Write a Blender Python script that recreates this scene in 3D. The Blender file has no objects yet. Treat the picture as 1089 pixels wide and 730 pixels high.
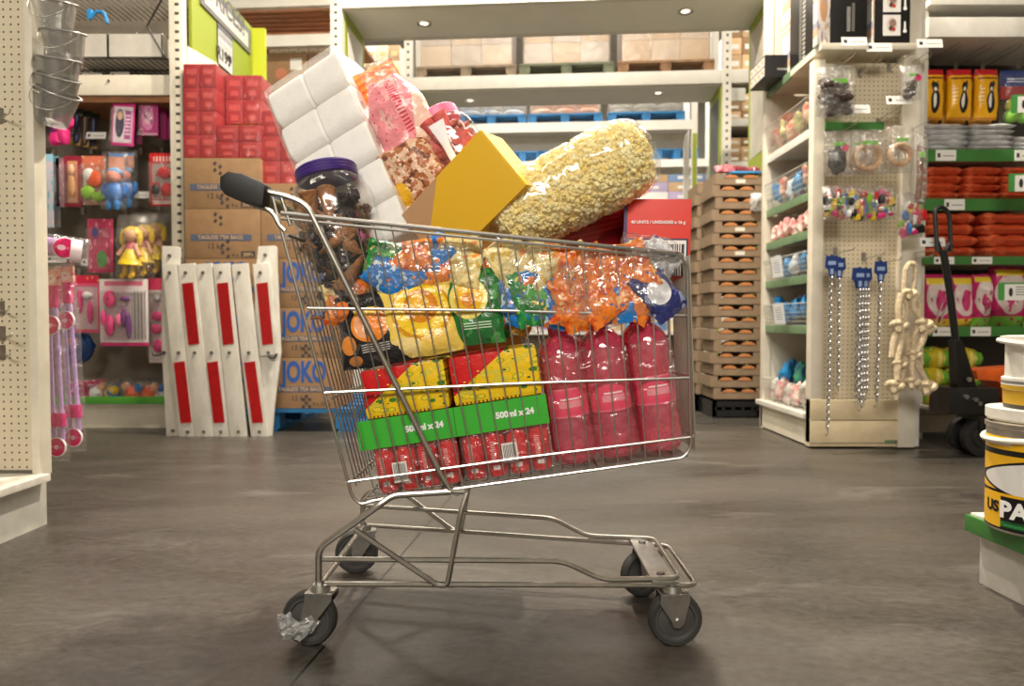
import bpy, bmesh, math, random
from mathutils import Vector, Matrix, Euler, noise
rnd = random.Random(7)
PI = math.pi
F = 726.0
PITCH = math.atan(20/F)
CAMZ = 0.69
C = bpy.context.scene.collection
R = math.radians

def P(px, py, D):
    """point of the place seen at a pixel of the photograph at distance D in front of the camera"""
    x = (px-544.5)/F; z = -(py-365)/F
    cp, sp = math.cos(PITCH), math.sin(PITCH)
    y = cp + sp*z; zz = -sp + cp*z
    s = D/y
    return Vector((x*s, D, CAMZ+zz*s))

# ------------------------------------------------------------------ materials
def lin(c):
    out = []
    for v in c[:3]:
        v = v/255.0
        out.append(v/12.92 if v <= .04045 else ((v+.055)/1.055)**2.4)
    return (*out, 1.0)
MATS = {}
def new_mat(name):
    m = bpy.data.materials.new(name); m.use_nodes = True
    nt = m.node_tree; nt.nodes.clear()
    o = nt.nodes.new('ShaderNodeOutputMaterial')
    return m, nt, o
def N(nt, t, **kw):
    n = nt.nodes.new(t)
    for k, v in kw.items():
        if k.startswith('i_'):
            key = k[2:]
            n.inputs[int(key) if key.isdigit() else key.replace('_', ' ')].default_value = v
        else: setattr(n, k, v)
    return n
def mth(nt, op, a, b=None, c=None):
    n = nt.nodes.new('ShaderNodeMath'); n.operation = op
    for i, v in enumerate((a, b, c)):
        if v is None: continue
        if isinstance(v, (int, float)): n.inputs[i].default_value = v
        else: nt.links.new(v, n.inputs[i])
    return n.outputs[0]
def mixc(nt, fac, a, b):
    n = nt.nodes.new('ShaderNodeMix'); n.data_type = 'RGBA'
    for s, v in ((n.inputs[0], fac), (n.inputs[6], a), (n.inputs[7], b)):
        if isinstance(v, (int, float)): s.default_value = v
        elif isinstance(v, tuple): s.default_value = v
        else: nt.links.new(v, s)
    return n.outputs[2]
def M(name, col, rough=.5, metal=0.0, var=.0, vs=6.0, bump=0.0, bs=40.0, col2=None, stretch=(1,1,1), spec=.5):
    """plain procedural surface: colour, optional second colour mottled in by noise, optional bump"""
    if name in MATS: return MATS[name]
    m, nt, o = new_mat(name)
    b = N(nt, 'ShaderNodeBsdfPrincipled', i_Roughness=rough, i_Metallic=metal)
    b.inputs['Specular IOR Level'].default_value = spec
    b.inputs['Base Color'].default_value = lin(col)
    nt.links.new(b.outputs[0], o.inputs[0])
    if var or bump:
        tc = N(nt, 'ShaderNodeTexCoord'); mp = N(nt, 'ShaderNodeMapping'); mp.inputs['Scale'].default_value = stretch
        nt.links.new(tc.outputs['Object'], mp.inputs[0])
    if var:
        n = N(nt, 'ShaderNodeTexNoise', i_Scale=vs, i_Detail=5.0, i_Roughness=.6)
        nt.links.new(mp.outputs[0], n.inputs['Vector'])
        rp = N(nt, 'ShaderNodeValToRGB'); rp.color_ramp.elements[0].position = .35; rp.color_ramp.elements[1].position = .68
        nt.links.new(n.outputs[0], rp.inputs[0])
        c2 = lin(col2) if col2 else lin([v*(1-var) for v in col])
        nt.links.new(mixc(nt, rp.outputs[0], lin(col), c2), b.inputs['Base Color'])
    if bump:
        n2 = N(nt, 'ShaderNodeTexNoise', i_Scale=bs, i_Detail=3.0)
        nt.links.new(mp.outputs[0], n2.inputs['Vector'])
        bp = N(nt, 'ShaderNodeBump', i_Strength=bump, i_Distance=.01)
        nt.links.new(n2.outputs[0], bp.inputs['Height']); nt.links.new(bp.outputs[0], b.inputs['Normal'])
    MATS[name] = m
    return m
def print_mat(name, base, layers, rough=.4, bump=0.0, bs=30.0):
    """printed packaging: shapes laid over the front of a thing in its own 0..1 coordinates
    e ellipse, r rectangle, d half plane, n noise blotches, v dots, s stripes"""
    if name in MATS: return MATS[name]
    m, nt, o = new_mat(name)
    b = N(nt, 'ShaderNodeBsdfPrincipled', i_Roughness=rough)
    nt.links.new(b.outputs[0], o.inputs[0])
    tc = N(nt, 'ShaderNodeTexCoord'); sx = N(nt, 'ShaderNodeSeparateXYZ')
    nt.links.new(tc.outputs['UV'], sx.inputs[0]); u, v = sx.outputs[0], sx.outputs[1]
    col = lin(base)
    for L in layers:
        k = L[0]; c = lin(L[-1])
        if k == 'e':
            a = mth(nt, 'POWER', mth(nt, 'ABSOLUTE', mth(nt, 'DIVIDE', mth(nt, 'SUBTRACT', u, L[1]), L[3])), 2)
            d = mth(nt, 'POWER', mth(nt, 'ABSOLUTE', mth(nt, 'DIVIDE', mth(nt, 'SUBTRACT', v, L[2]), L[4])), 2)
            f = mth(nt, 'LESS_THAN', mth(nt, 'ADD', a, d), 1.0)
        elif k == 'r':
            f = mth(nt, 'MULTIPLY', mth(nt, 'COMPARE', u, (L[1]+L[3])/2, abs(L[3]-L[1])/2), mth(nt, 'COMPARE', v, (L[2]+L[4])/2, abs(L[4]-L[2])/2))
        elif k == 'd':
            f = mth(nt, 'GREATER_THAN', mth(nt, 'ADD', mth(nt, 'MULTIPLY', u, L[1]), mth(nt, 'MULTIPLY', v, L[2])), L[3])
        elif k == 'n':
            n = N(nt, 'ShaderNodeTexNoise', i_Scale=L[1], i_Detail=2.0)
            mp = N(nt, 'ShaderNodeMapping'); mp.inputs['Location'].default_value = (L[3], L[3]*1.7, 0)
            nt.links.new(tc.outputs['UV'], mp.inputs[0]); nt.links.new(mp.outputs[0], n.inputs['Vector'])
            f = mth(nt, 'GREATER_THAN', n.outputs[0], L[2])
        elif k == 'v':
            n = N(nt, 'ShaderNodeTexVoronoi', i_Scale=L[1])
            mp = N(nt, 'ShaderNodeMapping'); mp.inputs['Location'].default_value = (L[3], L[3]*1.3, 0)
            nt.links.new(tc.outputs['UV'], mp.inputs[0]); nt.links.new(mp.outputs[0], n.inputs['Vector'])
            f = mth(nt, 'LESS_THAN', n.outputs[0], L[2])
        elif k == 's':
            ax = u if L[1] == 'u' else v
            f = mth(nt, 'LESS_THAN', mth(nt, 'FRACT', mth(nt, 'MULTIPLY', ax, L[2])), L[3])
            if len(L) > 5:   # limited to a rectangle
                x0, y0, x1, y1 = L[4]
                f = mth(nt, 'MULTIPLY', f, mth(nt, 'MULTIPLY', mth(nt, 'COMPARE', u, (x0+x1)/2, (x1-x0)/2), mth(nt, 'COMPARE', v, (y0+y1)/2, (y1-y0)/2)))
        col = mixc(nt, f, col, c)
    if isinstance(col, tuple): b.inputs['Base Color'].default_value = col
    else: nt.links.new(col, b.inputs['Base Color'])
    if bump:
        n2 = N(nt, 'ShaderNodeTexNoise', i_Scale=bs, i_Detail=3.0)
        nt.links.new(tc.outputs['Object'], n2.inputs['Vector'])
        bp = N(nt, 'ShaderNodeBump', i_Strength=bump, i_Distance=.01)
        nt.links.new(n2.outputs[0], bp.inputs['Height']); nt.links.new(bp.outputs[0], b.inputs['Normal'])
    MATS[name] = m
    return m
def film_mat(name, tint=(255,255,255), amount=.1, rough=.12, bump=.5, bs=30.0, haze=0.0, haze_col=(240,240,240)):
    """clear plastic film: mostly see-through, glossy, a little milky"""
    if name in MATS: return MATS[name]
    m, nt, o = new_mat(name)
    tr = N(nt, 'ShaderNodeBsdfTransparent'); tr.inputs[0].default_value = lin(tint)
    gl = N(nt, 'ShaderNodeBsdfGlossy', i_Roughness=rough)
    df = N(nt, 'ShaderNodeBsdfDiffuse'); df.inputs[0].default_value = lin(haze_col)
    lw = N(nt, 'ShaderNodeLayerWeight', i_Blend=.25)
    fac = mth(nt, 'ADD', mth(nt, 'MULTIPLY', lw.outputs['Facing'], .35), amount)
    m1 = N(nt, 'ShaderNodeMixShader'); m1.inputs[0].default_value = haze
    nt.links.new(tr.outputs[0], m1.inputs[1]); nt.links.new(df.outputs[0], m1.inputs[2])
    m2 = N(nt, 'ShaderNodeMixShader')
    nt.links.new(fac, m2.inputs[0]); nt.links.new(m1.outputs[0], m2.inputs[1]); nt.links.new(gl.outputs[0], m2.inputs[2])
    nt.links.new(m2.outputs[0], o.inputs[0])
    if bump:
        tc = N(nt, 'ShaderNodeTexCoord'); n2 = N(nt, 'ShaderNodeTexNoise', i_Scale=bs, i_Detail=2.0, i_Distortion=.6)
        nt.links.new(tc.outputs['Object'], n2.inputs['Vector'])
        bp = N(nt, 'ShaderNodeBump', i_Strength=bump, i_Distance=.02)
        nt.links.new(n2.outputs[0], bp.inputs['Height'])
        for g in (gl, df, lw): nt.links.new(bp.outputs[0], g.inputs['Normal'])
    MATS[name] = m
    return m
def peg_mat(name, col, pitch=.025, rad=.0034, axes=(0, 2), hole=(60,52,40), var=.08):
    if name in MATS: return MATS[name]
    m, nt, o = new_mat(name)
    b = N(nt, 'ShaderNodeBsdfPrincipled', i_Roughness=.5); nt.links.new(b.outputs[0], o.inputs[0])
    tc = N(nt, 'ShaderNodeTexCoord'); sx = N(nt, 'ShaderNodeSeparateXYZ'); nt.links.new(tc.outputs['Object'], sx.inputs[0])
    ds = []
    for a in axes:
        q = mth(nt, 'SUBTRACT', mth(nt, 'FRACT', mth(nt, 'ADD', mth(nt, 'DIVIDE', sx.outputs[a], pitch), 100.5)), .5)
        ds.append(mth(nt, 'MULTIPLY', q, q))
    f = mth(nt, 'LESS_THAN', mth(nt, 'ADD', ds[0], ds[1]), (rad/pitch)**2)
    n = N(nt, 'ShaderNodeTexNoise', i_Scale=4.0, i_Detail=6.0); nt.links.new(tc.outputs['Object'], n.inputs['Vector'])
    c1 = mixc(nt, n.outputs[0], lin(col), lin([v*(1-var*2) for v in col]))
    nt.links.new(mixc(nt, f, c1, lin(hole)), b.inputs['Base Color'])
    MATS[name] = m
    return m

# ------------------------------------------------------------------ mesh building
class MB:
    def __init__(s): s.bm = bmesh.new()
    def _m(s, vs, mat):
        if mat is not None: bmesh.ops.transform(s.bm, matrix=mat, verts=vs)
    def face(s, pts, mat=None):
        vs = [s.bm.verts.new(p) for p in pts]; s.bm.faces.new(vs); s._m(vs, mat); return s
    def box(s, x0, x1, y0, y1, z0, z1, mat=None, bev=0.0):
        b = bmesh.new() if bev else s.bm
        vs = [b.verts.new((x, y, z)) for x in (x0, x1) for y in (y0, y1) for z in (z0, z1)]
        for f in ((0,1,3,2), (4,6,7,5), (0,4,5,1), (2,3,7,6), (0,2,6,4), (1,5,7,3)): b.faces.new([vs[i] for i in f])
        if bev:
            bmesh.ops.recalc_face_normals(b, faces=b.faces)
            bmesh.ops.bevel(b, geom=list(b.edges), offset=bev, segments=2, profile=.7, affect='EDGES')
            s.merge(b, mat)
        else: s._m(vs, mat)
        return s
    def merge(s, b, mat=None):
        mp = {v: s.bm.verts.new(v.co) for v in b.verts}
        for f in b.faces:
            try: s.bm.faces.new([mp[v] for v in f.verts])
            except ValueError: pass
        s._m(list(mp.values()), mat); b.free(); return s
    def tube(s, pts, r, seg=8, closed=False, fillet=0.0, fs=4, mat=None, taper=None):
        pts = [Vector(p) for p in pts]
        if fillet:
            out = []; n = len(pts)
            for i, p in enumerate(pts):
                if not closed and i in (0, n-1): out.append(p); continue
                a, b = pts[i-1]-p, pts[(i+1) % n]-p
                f = min(fillet, a.length*.45, b.length*.45)
                p0 = p+a.normalized()*f; p1 = p+b.normalized()*f
                for k in range(fs+1):
                    t = k/fs; out.append(p0*(1-t)**2+p*2*t*(1-t)+p1*t*t)
            pts = out
        n = len(pts); rings = []; up = None
        for i, p in enumerate(pts):
            if closed: t = pts[(i+1) % n]-pts[i-1]
            else: t = pts[min(i+1, n-1)]-pts[max(i-1, 0)]
            if t.length < 1e-9: t = Vector((0,0,1))
            t.normalize()
            if up is None:
                up = t.orthogonal().normalized()
            up = (up-t*up.dot(t)); 
            if up.length < 1e-6: up = t.orthogonal()
            up.normalize(); w = t.cross(up)
            rr = r if taper is None else r*taper(i/(n-1))
            rings.append([s.bm.verts.new(p+(up*math.cos(2*PI*k/seg)+w*math.sin(2*PI*k/seg))*rr) for k in range(seg)])
        for i in range(n if closed else n-1):
            a, b = rings[i], rings[(i+1) % n]
            for k in range(seg): s.bm.faces.new((a[k], a[(k+1) % seg], b[(k+1) % seg], b[k]))
        if not closed:
            s.bm.faces.new(list(reversed(rings[0]))); s.bm.faces.new(rings[-1])
        s._m([v for g in rings for v in g], mat); return s
    def cyl(s, p0, p1, r0, r1=None, seg=16, mat=None):
        r1 = r0 if r1 is None else r1
        return s.tube([p0, p1], 1.0, seg, mat=mat, taper=lambda t: r0+(r1-r0)*t)
    def lathe(s, prof, seg=24, mat=None, cap=True):
        rings = []
        for r, z in prof:
            if r < 1e-6: rings.append([s.bm.verts.new((0, 0, z))])
            else: rings.append([s.bm.verts.new((r*math.cos(2*PI*k/seg), r*math.sin(2*PI*k/seg), z)) for k in range(seg)])
        for a, b in zip(rings, rings[1:]):
            for k in range(seg):
                k2 = (k+1) % seg
                if len(a) == 1 and len(b) == 1: continue
                if len(a) == 1: s.bm.faces.new((a[0], b[k2], b[k]))
                elif len(b) == 1: s.bm.faces.new((a[k], a[k2], b[0]))
                else: s.bm.faces.new((a[k], a[k2], b[k2], b[k]))
        if cap:
            if len(rings[0]) > 1: s.bm.faces.new(list(reversed(rings[0])))
            if len(rings[-1]) > 1: s.bm.faces.new(rings[-1])
        s._m([v for g in rings for v in g], mat); return s
    def prism(s, poly, y0, y1, mat=None, bev=0.0):
        """polygon in x,z pushed from y0 to y1"""
        b = bmesh.new() if bev else s.bm
        a = [b.verts.new((x, y0, z)) for x, z in poly]; c = [b.verts.new((x, y1, z)) for x, z in poly]
        n = len(poly); fs = [b.faces.new(a), b.faces.new(list(reversed(c)))]
        for i in range(n): fs.append(b.faces.new((a[i], c[i], c[(i+1) % n], a[(i+1) % n])))
        if bev:
            bmesh.ops.recalc_face_normals(b, faces=b.faces)
            bmesh.ops.bevel(b, geom=list(b.edges), offset=bev, segments=2, profile=.7, affect='EDGES')
            s.merge(b, mat)
        else: s._m(a+c, mat)
        return s
    def ell(s, c, rx, ry=None, rz=None, seg=12, mat=None, rough=0.0, seed=0):
        ry = rx if ry is None else ry; rz = rx if rz is None else rz
        c = Vector(c); vs = []; rings = []; h = max(4, seg//2)
        for i in range(h+1):
            th = PI*i/h; row = []
            for k in range(1 if i in (0, h) else seg):
                ph = 2*PI*k/seg; d = Vector((math.sin(th)*math.cos(ph), math.sin(th)*math.sin(ph), math.cos(th)))
                q = 1+rough*noise.noise(d*2.2+Vector((seed*3.1, seed, 0)))
                row.append(s.bm.verts.new(c+Vector((d.x*rx, d.y*ry, d.z*rz))*q))
            rings.append(row); vs += row
        for a, b in zip(rings, rings[1:]):
            for k in range(seg):
                k2 = (k+1) % seg
                if len(a) == 1: s.bm.faces.new((a[0], b[k], b[k2]))
                elif len(b) == 1: s.bm.faces.new((a[k], b[0], a[k2]))
                else: s.bm.faces.new((a[k], b[k], b[k2], a[k2]))
        s._m(vs, mat); return s
    def pillow(s, w, h, d, nu=18, nv=18, seed=0, wr=.004, wf=9.0, seam=.07, pinch=.12, pw=.5, mat=None, sag=0.0):
        """sealed bag standing in x,z about its centre, thickness along y; flat crimped seam at both ends"""
        F1, B1 = [], []
        for j in range(nv+1):
            v = j/nv; fr, bk = [], []
            for i in range(nu+1):
                u = i/nu; a, b = 2*u-1, 2*v-1
                vv = min(1.0, abs(b)/(1-seam))
                th = max(0.0, 1-abs(a)**3)**pw*max(0.0, 1-vv**3)**pw
                ww = 1-pinch*(1-vv**4)*.0-pinch*(abs(b)**2)*(-.0)
                x = a*w/2*(1-pinch*(1-abs(b)**1.5)*.35)
                z = b*h/2*(1-pinch*(1-abs(a)**2)*(-.15))
                q = Vector((x*wf, z*wf, seed*7.3))
                nz = noise.noise(q*1.0)+.5*noise.noise(q*2.3)
                edge = noise.noise(Vector((x*wf*2, z*wf*2, seed+50)))
                t = d/2*th*(1+.25*nz)
                zz = z - sag*th*d*.3
                crim = (.0015*math.sin(i*PI) if vv >= 1 else 0)
                fr.append(s.bm.verts.new((x+edge*wr, -t-wr*nz*(.3+th)+crim-.0008, zz+edge*wr)))
                if i in (0, nu) or j in (0, nv): bk.append(None)
                else: bk.append(s.bm.verts.new((x+edge*wr, t+wr*nz*(.3+th)+.0008, zz+edge*wr)))
            F1.append(fr); B1.append(bk)
        for j in range(nv+1):
            for i in range(nu+1):
                if B1[j][i] is None: B1[j][i] = F1[j][i]
        for j in range(nv):
            for i in range(nu):
                s.bm.faces.new((F1[j][i], F1[j][i+1], F1[j+1][i+1], F1[j+1][i]))
                q = (B1[j][i], B1[j+1][i], B1[j+1][i+1], B1[j][i+1])
                if len(set(q)) == 4 and not all(x in (F1[j][i], F1[j][i+1], F1[j+1][i+1], F1[j+1][i]) for x in q):
                    s.bm.faces.new(q)
        vs = list({v for r_ in F1+B1 for v in r_}); s._m(vs, mat); return s

def mesh(name, mb, mat, smooth=30.0, uv=None):
    bm = mb.bm
    bmesh.ops.recalc_face_normals(bm, faces=bm.faces)
    xs = [v.co.x for v in bm.verts]; zs = [v.co.z for v in bm.verts]; ys = [v.co.y for v in bm.verts]
    if uv == 'y': xs = ys
    if uv == 'top': zs = ys
    x0, w = min(xs), max(max(xs)-min(xs), 1e-6); z0, h = min(zs), max(max(zs)-min(zs), 1e-6)
    L = bm.loops.layers.uv.new('UVMap')
    for f in bm.faces:
        f.smooth = smooth is not None
        for lp in f.loops:
            c = lp.vert.co
            a = c.y if uv == 'y' else c.x
            b = c.y if uv == 'top' else c.z
            lp[L].uv = ((a-x0)/w, (b-z0)/h)
    if smooth is not None:
        ca = math.cos(R(smooth))
        for e in bm.edges:
            if len(e.link_faces) == 2 and e.link_faces[0].normal.dot(e.link_faces[1].normal) < ca: e.smooth = False
    me = bpy.data.meshes.new(name); bm.to_mesh(me); bm.free()
    me.materials.append(mat)
    return me
def obj(name, mb, mat, parent=None, loc=(0,0,0), rot=(0,0,0), smooth=30.0, uv=None, kind=None, label=None):
    o = bpy.data.objects.new(name, mesh(name, mb, mat, smooth, uv)); C.objects.link(o)
    if parent: o.parent = parent
    o.location = loc; o.rotation_euler = rot
    if kind: o['kind'] = kind
    if label: o['label'] = label
    return o
def tag(o, label, cat, group=None):
    o['label'] = label; o['category'] = cat
    if group: o['group'] = group
    return o
def thing(name, label, cat, loc=(0,0,0), rot=(0,0,0), group=None):
    o = bpy.data.objects.new(name, None); o.empty_display_size = .05; C.objects.link(o)
    o.location = loc; o.rotation_euler = rot
    return tag(o, label, cat, group)
def single(name, mb, mat, label, cat, loc=(0,0,0), rot=(0,0,0), group=None, smooth=30.0, uv=None, kind=None):
    o = obj(name, mb, mat, None, loc, rot, smooth, uv, kind)
    return tag(o, label, cat, group)
def struct(name, mb, mat, smooth=None, loc=(0,0,0)):
    o = obj(name, mb, mat, None, loc, smooth=smooth); o['kind'] = 'structure'; return o
def kids(o): return list(o.children)
def dup(root, loc=None, rot=None, label=None, group=None, parent=None, mats=None):
    r = root.copy(); C.objects.link(r)
    if parent: r.parent = parent
    if loc is not None: r.location = loc
    if rot is not None: r.rotation_euler = rot
    if label: r['label'] = label
    if group: r['group'] = group
    for ch in kids(root): dup(ch, parent=r)
    return r
def swap(o, name, m):
    """give the part called name in o a different material (its own mesh copy)"""
    for x in [o]+kids(o)+[g for k in kids(o) for g in kids(k)]:
        if x.type == 'MESH' and x.name.split('.')[0] == name:
            x.data = x.data.copy(); x.data.materials[0] = m
def text(body, size, mat, parent, loc=(0,0,0), rot=(PI/2,0,0), name='lettering', bold=0.0, ext=.0006, align='CENTER', sx=1.0):
    cu = bpy.data.curves.new(name, 'FONT'); cu.body = body; cu.size = size; cu.extrude = ext; cu.offset = bold
    cu.align_x = align; cu.align_y = 'CENTER'; cu.resolution_u = 3
    t = bpy.data.objects.new(name, cu)
    me = bpy.data.meshes.new_from_object(t)
    bpy.data.objects.remove(t); bpy.data.curves.remove(cu)
    me.name = name; me.materials.clear(); me.materials.append(mat)
    o = bpy.data.objects.new(name, me); C.objects.link(o)
    if parent: o.parent = parent
    o.location = loc; o.rotation_euler = rot; o.scale = (sx, 1, 1)
    return o
ORD = ['first','second','third','fourth','fifth','sixth','seventh','eighth','ninth','tenth','eleventh','twelfth','thirteenth','fourteenth','fifteenth','sixteenth','seventeenth','eighteenth','nineteenth','twentieth','twenty-first','twenty-second']

# shared materials
CHROME = M('polished steel wire', (190,187,180), .3, 1.0)
TUBE = M('galvanised tube', (196,192,184), .28, 1.0, .12, 20)
STEEL = M('pressed steel', (185,183,178), .35, 1.0, .15, 25)
BLACKP = M('black plastic', (22,22,23), .45)
RUBBER = M('dark grey rubber', (48,47,46), .65)
CREAM = M('cream enamel', (226,218,200), .45, 0, .10, 5, .05, 60)
WHITEM = M('white enamel', (225,221,212), .4, 0, .08, 7)
WHITE = M('white', (240,240,238), .5)
BLACK = M('black', (14,14,14), .5)
CARD = M('brown cardboard', (156,122,86), .75, 0, .08, 14, .05, 120)
CARDL = M('light cardboard', (196,164,124), .75, 0, .08, 14)
LIME = M('lime green paint', (146,160,44), .5)
GREENR = M('green price rail', (66,128,58), .4, 0, .1, 10)
DKGREEN = M('faded green shelf edge', (112,140,104), .45, 0, .15, 10)
FILM = film_mat('clear film', amount=.06, bump=.7, bs=30, haze=.025)
BAGF = film_mat('crinkled clear bag', amount=.07, rough=.14, bump=1.0, bs=38, haze=.04)
HANGF = film_mat('hang bag film', amount=.13, rough=.12, bump=1.0, bs=30, haze=.09, haze_col=(235,232,226))
WRAP = film_mat('milky stretch wrap', amount=.12, bump=.7, bs=12, haze=.28)
TAGM = print_mat('price ticket', (238,236,230), [('r',.08,.3,.22,.7,(40,40,40)),('r',.35,.4,.9,.5,(150,150,150))], .5)
WOODO = M('orange timber slats', (168,112,70), .6, 0, .3, 8, stretch=(1,8,8))

# ------------------------------------------------------------------ setting
def floor_mat():
    m, nt, o = new_mat('polished grey concrete')
    b = N(nt, 'ShaderNodeBsdfPrincipled'); nt.links.new(b.outputs[0], o.inputs[0])
    tc = N(nt, 'ShaderNodeTexCoord')
    def noi(sc, det, st=(1,1,1), dist=0.0, ro=.55):
        mp = N(nt, 'ShaderNodeMapping'); mp.inputs['Scale'].default_value = st; mp.inputs['Rotation'].default_value = (0,0,.35)
        nt.links.new(tc.outputs['Object'], mp.inputs[0])
        n = N(nt, 'ShaderNodeTexNoise', i_Scale=sc, i_Detail=det, i_Distortion=dist, i_Roughness=ro)
        nt.links.new(mp.outputs[0], n.inputs['Vector']); return n.outputs[0]
    def ramp(x, a, bb):
        r = N(nt, 'ShaderNodeValToRGB'); r.color_ramp.elements[0].position = a; r.color_ramp.elements[1].position = bb
        nt.links.new(x, r.inputs[0]); return r.outputs[0]
    big = ramp(noi(1.1, 6, (.7,1.3,1), .6), .36, .66)
    mid = ramp(noi(5, 8, (.5,1.6,1), .5, .65), .34, .7)
    fine = ramp(noi(45, 6, (.8,1.2,1), 0, .7), .35, .7)
    c = mixc(nt, big, lin((32,28,23)), lin((77,70,61)))
    c = mixc(nt, mth(nt, 'MULTIPLY', mid, .5), c, lin((66,61,57)))
    pale = ramp(noi(2.3, 7, (.6,1.5,1), .8, .62), .58, .78)
    c = mixc(nt, mth(nt, 'MULTIPLY', pale, .5), c, lin((136,132,126)))
    c = mixc(nt, mth(nt, 'MULTIPLY', fine, .25), c, lin((124,119,112)))
    spots = mth(nt, 'GREATER_THAN', noi(26, 2, (1,1,1)), .715)
    c = mixc(nt, mth(nt, 'MULTIPLY', spots, .5), c, lin((48,44,42)))
    sx = N(nt, 'ShaderNodeSeparateXYZ'); nt.links.new(tc.outputs['Object'], sx.inputs[0])
    # sawn joint in the slab
    xx = mth(nt, 'SUBTRACT', mth(nt, 'SUBTRACT', sx.outputs[0], mth(nt, 'MULTIPLY', sx.outputs[1], .125)), -.583)
    j = mth(nt, 'LESS_THAN', mth(nt, 'ABSOLUTE', xx), .0032)
    c = mixc(nt, j, c, lin((18,16,14)))
    nt.links.new(c, b.inputs['Base Color'])
    r = mth(nt, 'ADD', mth(nt, 'MULTIPLY', mid, .14), mth(nt, 'ADD', mth(nt, 'MULTIPLY', big, .12), .26))
    nt.links.new(r, b.inputs['Roughness'])
    bp = N(nt, 'ShaderNodeBump', i_Strength=.06, i_Distance=.01); nt.links.new(fine, bp.inputs['Height']); nt.links.new(bp.outputs[0], b.inputs['Normal'])
    return m
struct('floor', MB().box(-8, 8, -4, 18, -.2, 0), floor_mat())
PAINTW = M('painted store wall', (196,190,178), .7, 0, .08, 1.5)
struct('ceiling', MB().box(-8, 8, -4, 18, 7.0, 7.2), M('ceiling sheeting', (205,200,190), .7, 0, .1, 2))
struct('wall_back', MB().box(-8, 8, 18, 18.2, 0, 7), PAINTW)
struct('wall_left', MB().box(-8.2, -8, -4, 18, 0, 7), PAINTW)
struct('wall_right', MB().box(8, 8.2, -4, 18, 0, 7), PAINTW)
struct('wall_front', MB().box(-8, 8, -4.2, -4, 0, 7), PAINTW)

# ------------------------------------------------------------------ camera and light
cam = bpy.data.cameras.new('camera'); co = bpy.data.objects.new('camera', cam); C.objects.link(co)
cam.sensor_width = 36; cam.lens = 36*F/1089; cam.clip_start = .05
co.location = (0, 0, CAMZ); co.rotation_euler = (PI/2-PITCH, 0, 0)
cam.dof.use_dof = True; cam.dof.focus_distance = 1.5; cam.dof.aperture_fstop = 4.0
bpy.context.scene.camera = co
w = bpy.data.worlds.new('world'); bpy.context.scene.world = w; w.use_nodes = True
w.node_tree.nodes['Background'].inputs[0].default_value = (1.0, .93, .82, 1); w.node_tree.nodes['Background'].inputs[1].default_value = .25
def lamp(name, loc, sx, sy, power, col=(1.0, .90, .74), rot=(0,0,0)):
    l = bpy.data.lights.new(name, 'AREA'); l.shape = 'RECTANGLE'; l.size = sx; l.size_y = sy; l.energy = power; l.color = col
    o = bpy.data.objects.new(name, l); C.objects.link(o); o.location = loc; o.rotation_euler = rot; return o
# ------------------------------------------------------------------ shopping trolley
CR = Vector((-.03, 1.63, 0))
cart = thing('shopping_cart', 'loaded wire shopping trolley on four castors standing on the grey floor', 'shopping cart', CR)
def mid(X): return 1.675-(X+.43)/.8*.085
def L(px, py, D=None):
    if D is None:
        D = 1.45+max(0, px-300)/430*.045
    return P(px, py, D)-CR
def far(p):
    """the twin of a point across the trolley's centre line"""
    w = p+CR; w.y = 2*mid(w.x)-w.y; return w-CR
def lerp(a, b, t): return a+(b-a)*t
# basket corners, near side
rt, rb = L(296, 226), L(377, 533)       # rear top, rear bottom
ft, fb = L(729, 271), L(735, 480)       # front top, front bottom
# near and far side panels
def side(fn):
    m = MB()
    # wire frame of the panel: rear upright, bottom, front
    m.tube([fn(L(290, 210)), fn(L(374, 528)), fn(L(383, 537)), fn(L(405, 531)), fn(L(727, 487)), fn(L(735, 476)), fn(L(731, 284)), fn(L(724, 273))], .0036, 8, fillet=.02)
    for (a, b) in (((327, 328), (728, 336)), ((345, 418), (733, 402)), ((369, 513), (735, 465))):
        p, q = L(*a), L(*b)
        mid_ = lerp(p, q, .5); mid_.z += .003
        m.tube([fn(p), fn(mid_), fn(q)], .0034, 8)
    nW = 23
    for i in range(1, nW):
        t = i/nW
        top = lerp(L(303, 230), L(727, 272), t); bot = lerp(L(385, 533), L(731, 483), t)
        m.tube([fn(top), fn(bot)], .00165, 6)
    return m
obj('side_panel', side(lambda p: p), CHROME, cart)
obj('side_panel', side(far), CHROME, cart)
# rim: flat rail round three sides
m = MB()
a, b = L(299, 227), L(722, 270)
c_, d_ = far(b), far(a)
m.tube([a, b, b+Vector((.012, .02, -.002)), c_+Vector((.012, -.02, -.002)), c_, d_], .0052, 8, fillet=.02)
m.tube([a+Vector((0,0,-.011)), b+Vector((0,0,-.011)), c_+Vector((0,0,-.011)), d_+Vector((0,0,-.011))], .0036, 8, fillet=.02)
obj('basket_rim', m, CHROME, cart)
# front panel wires
m = MB()
for (pa) in ((728, 336), (733, 402), (735, 465)):
    p = L(*pa); m.tube([p, p+Vector((.012, .018, 0)), far(p)+Vector((.012, -.018, 0)), far(p)], .0034, 8, fillet=.014)
for i in range(1, 16):
    t = i/16
    m.tube([lerp(ft, far(ft), t)+Vector((.012,0,0)), lerp(fb, far(fb), t)+Vector((.012,0,0))], .0017, 6)
obj('front_panel', m, CHROME, cart)
# rear flap
m = MB()
for k in range(1, 15):
    t = k/15
    m.tube([lerp(L(305, 250), far(L(305, 250)), t), lerp(L(376, 520), far(L(376, 520)), t)], .0019, 6)
for q in ((305, 250), (329, 338), (351, 424), (374, 512)):
    m.tube([L(*q), far(L(*q))], .0034, 8)
obj('rear_flap', m, CHROME, cart)
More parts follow.
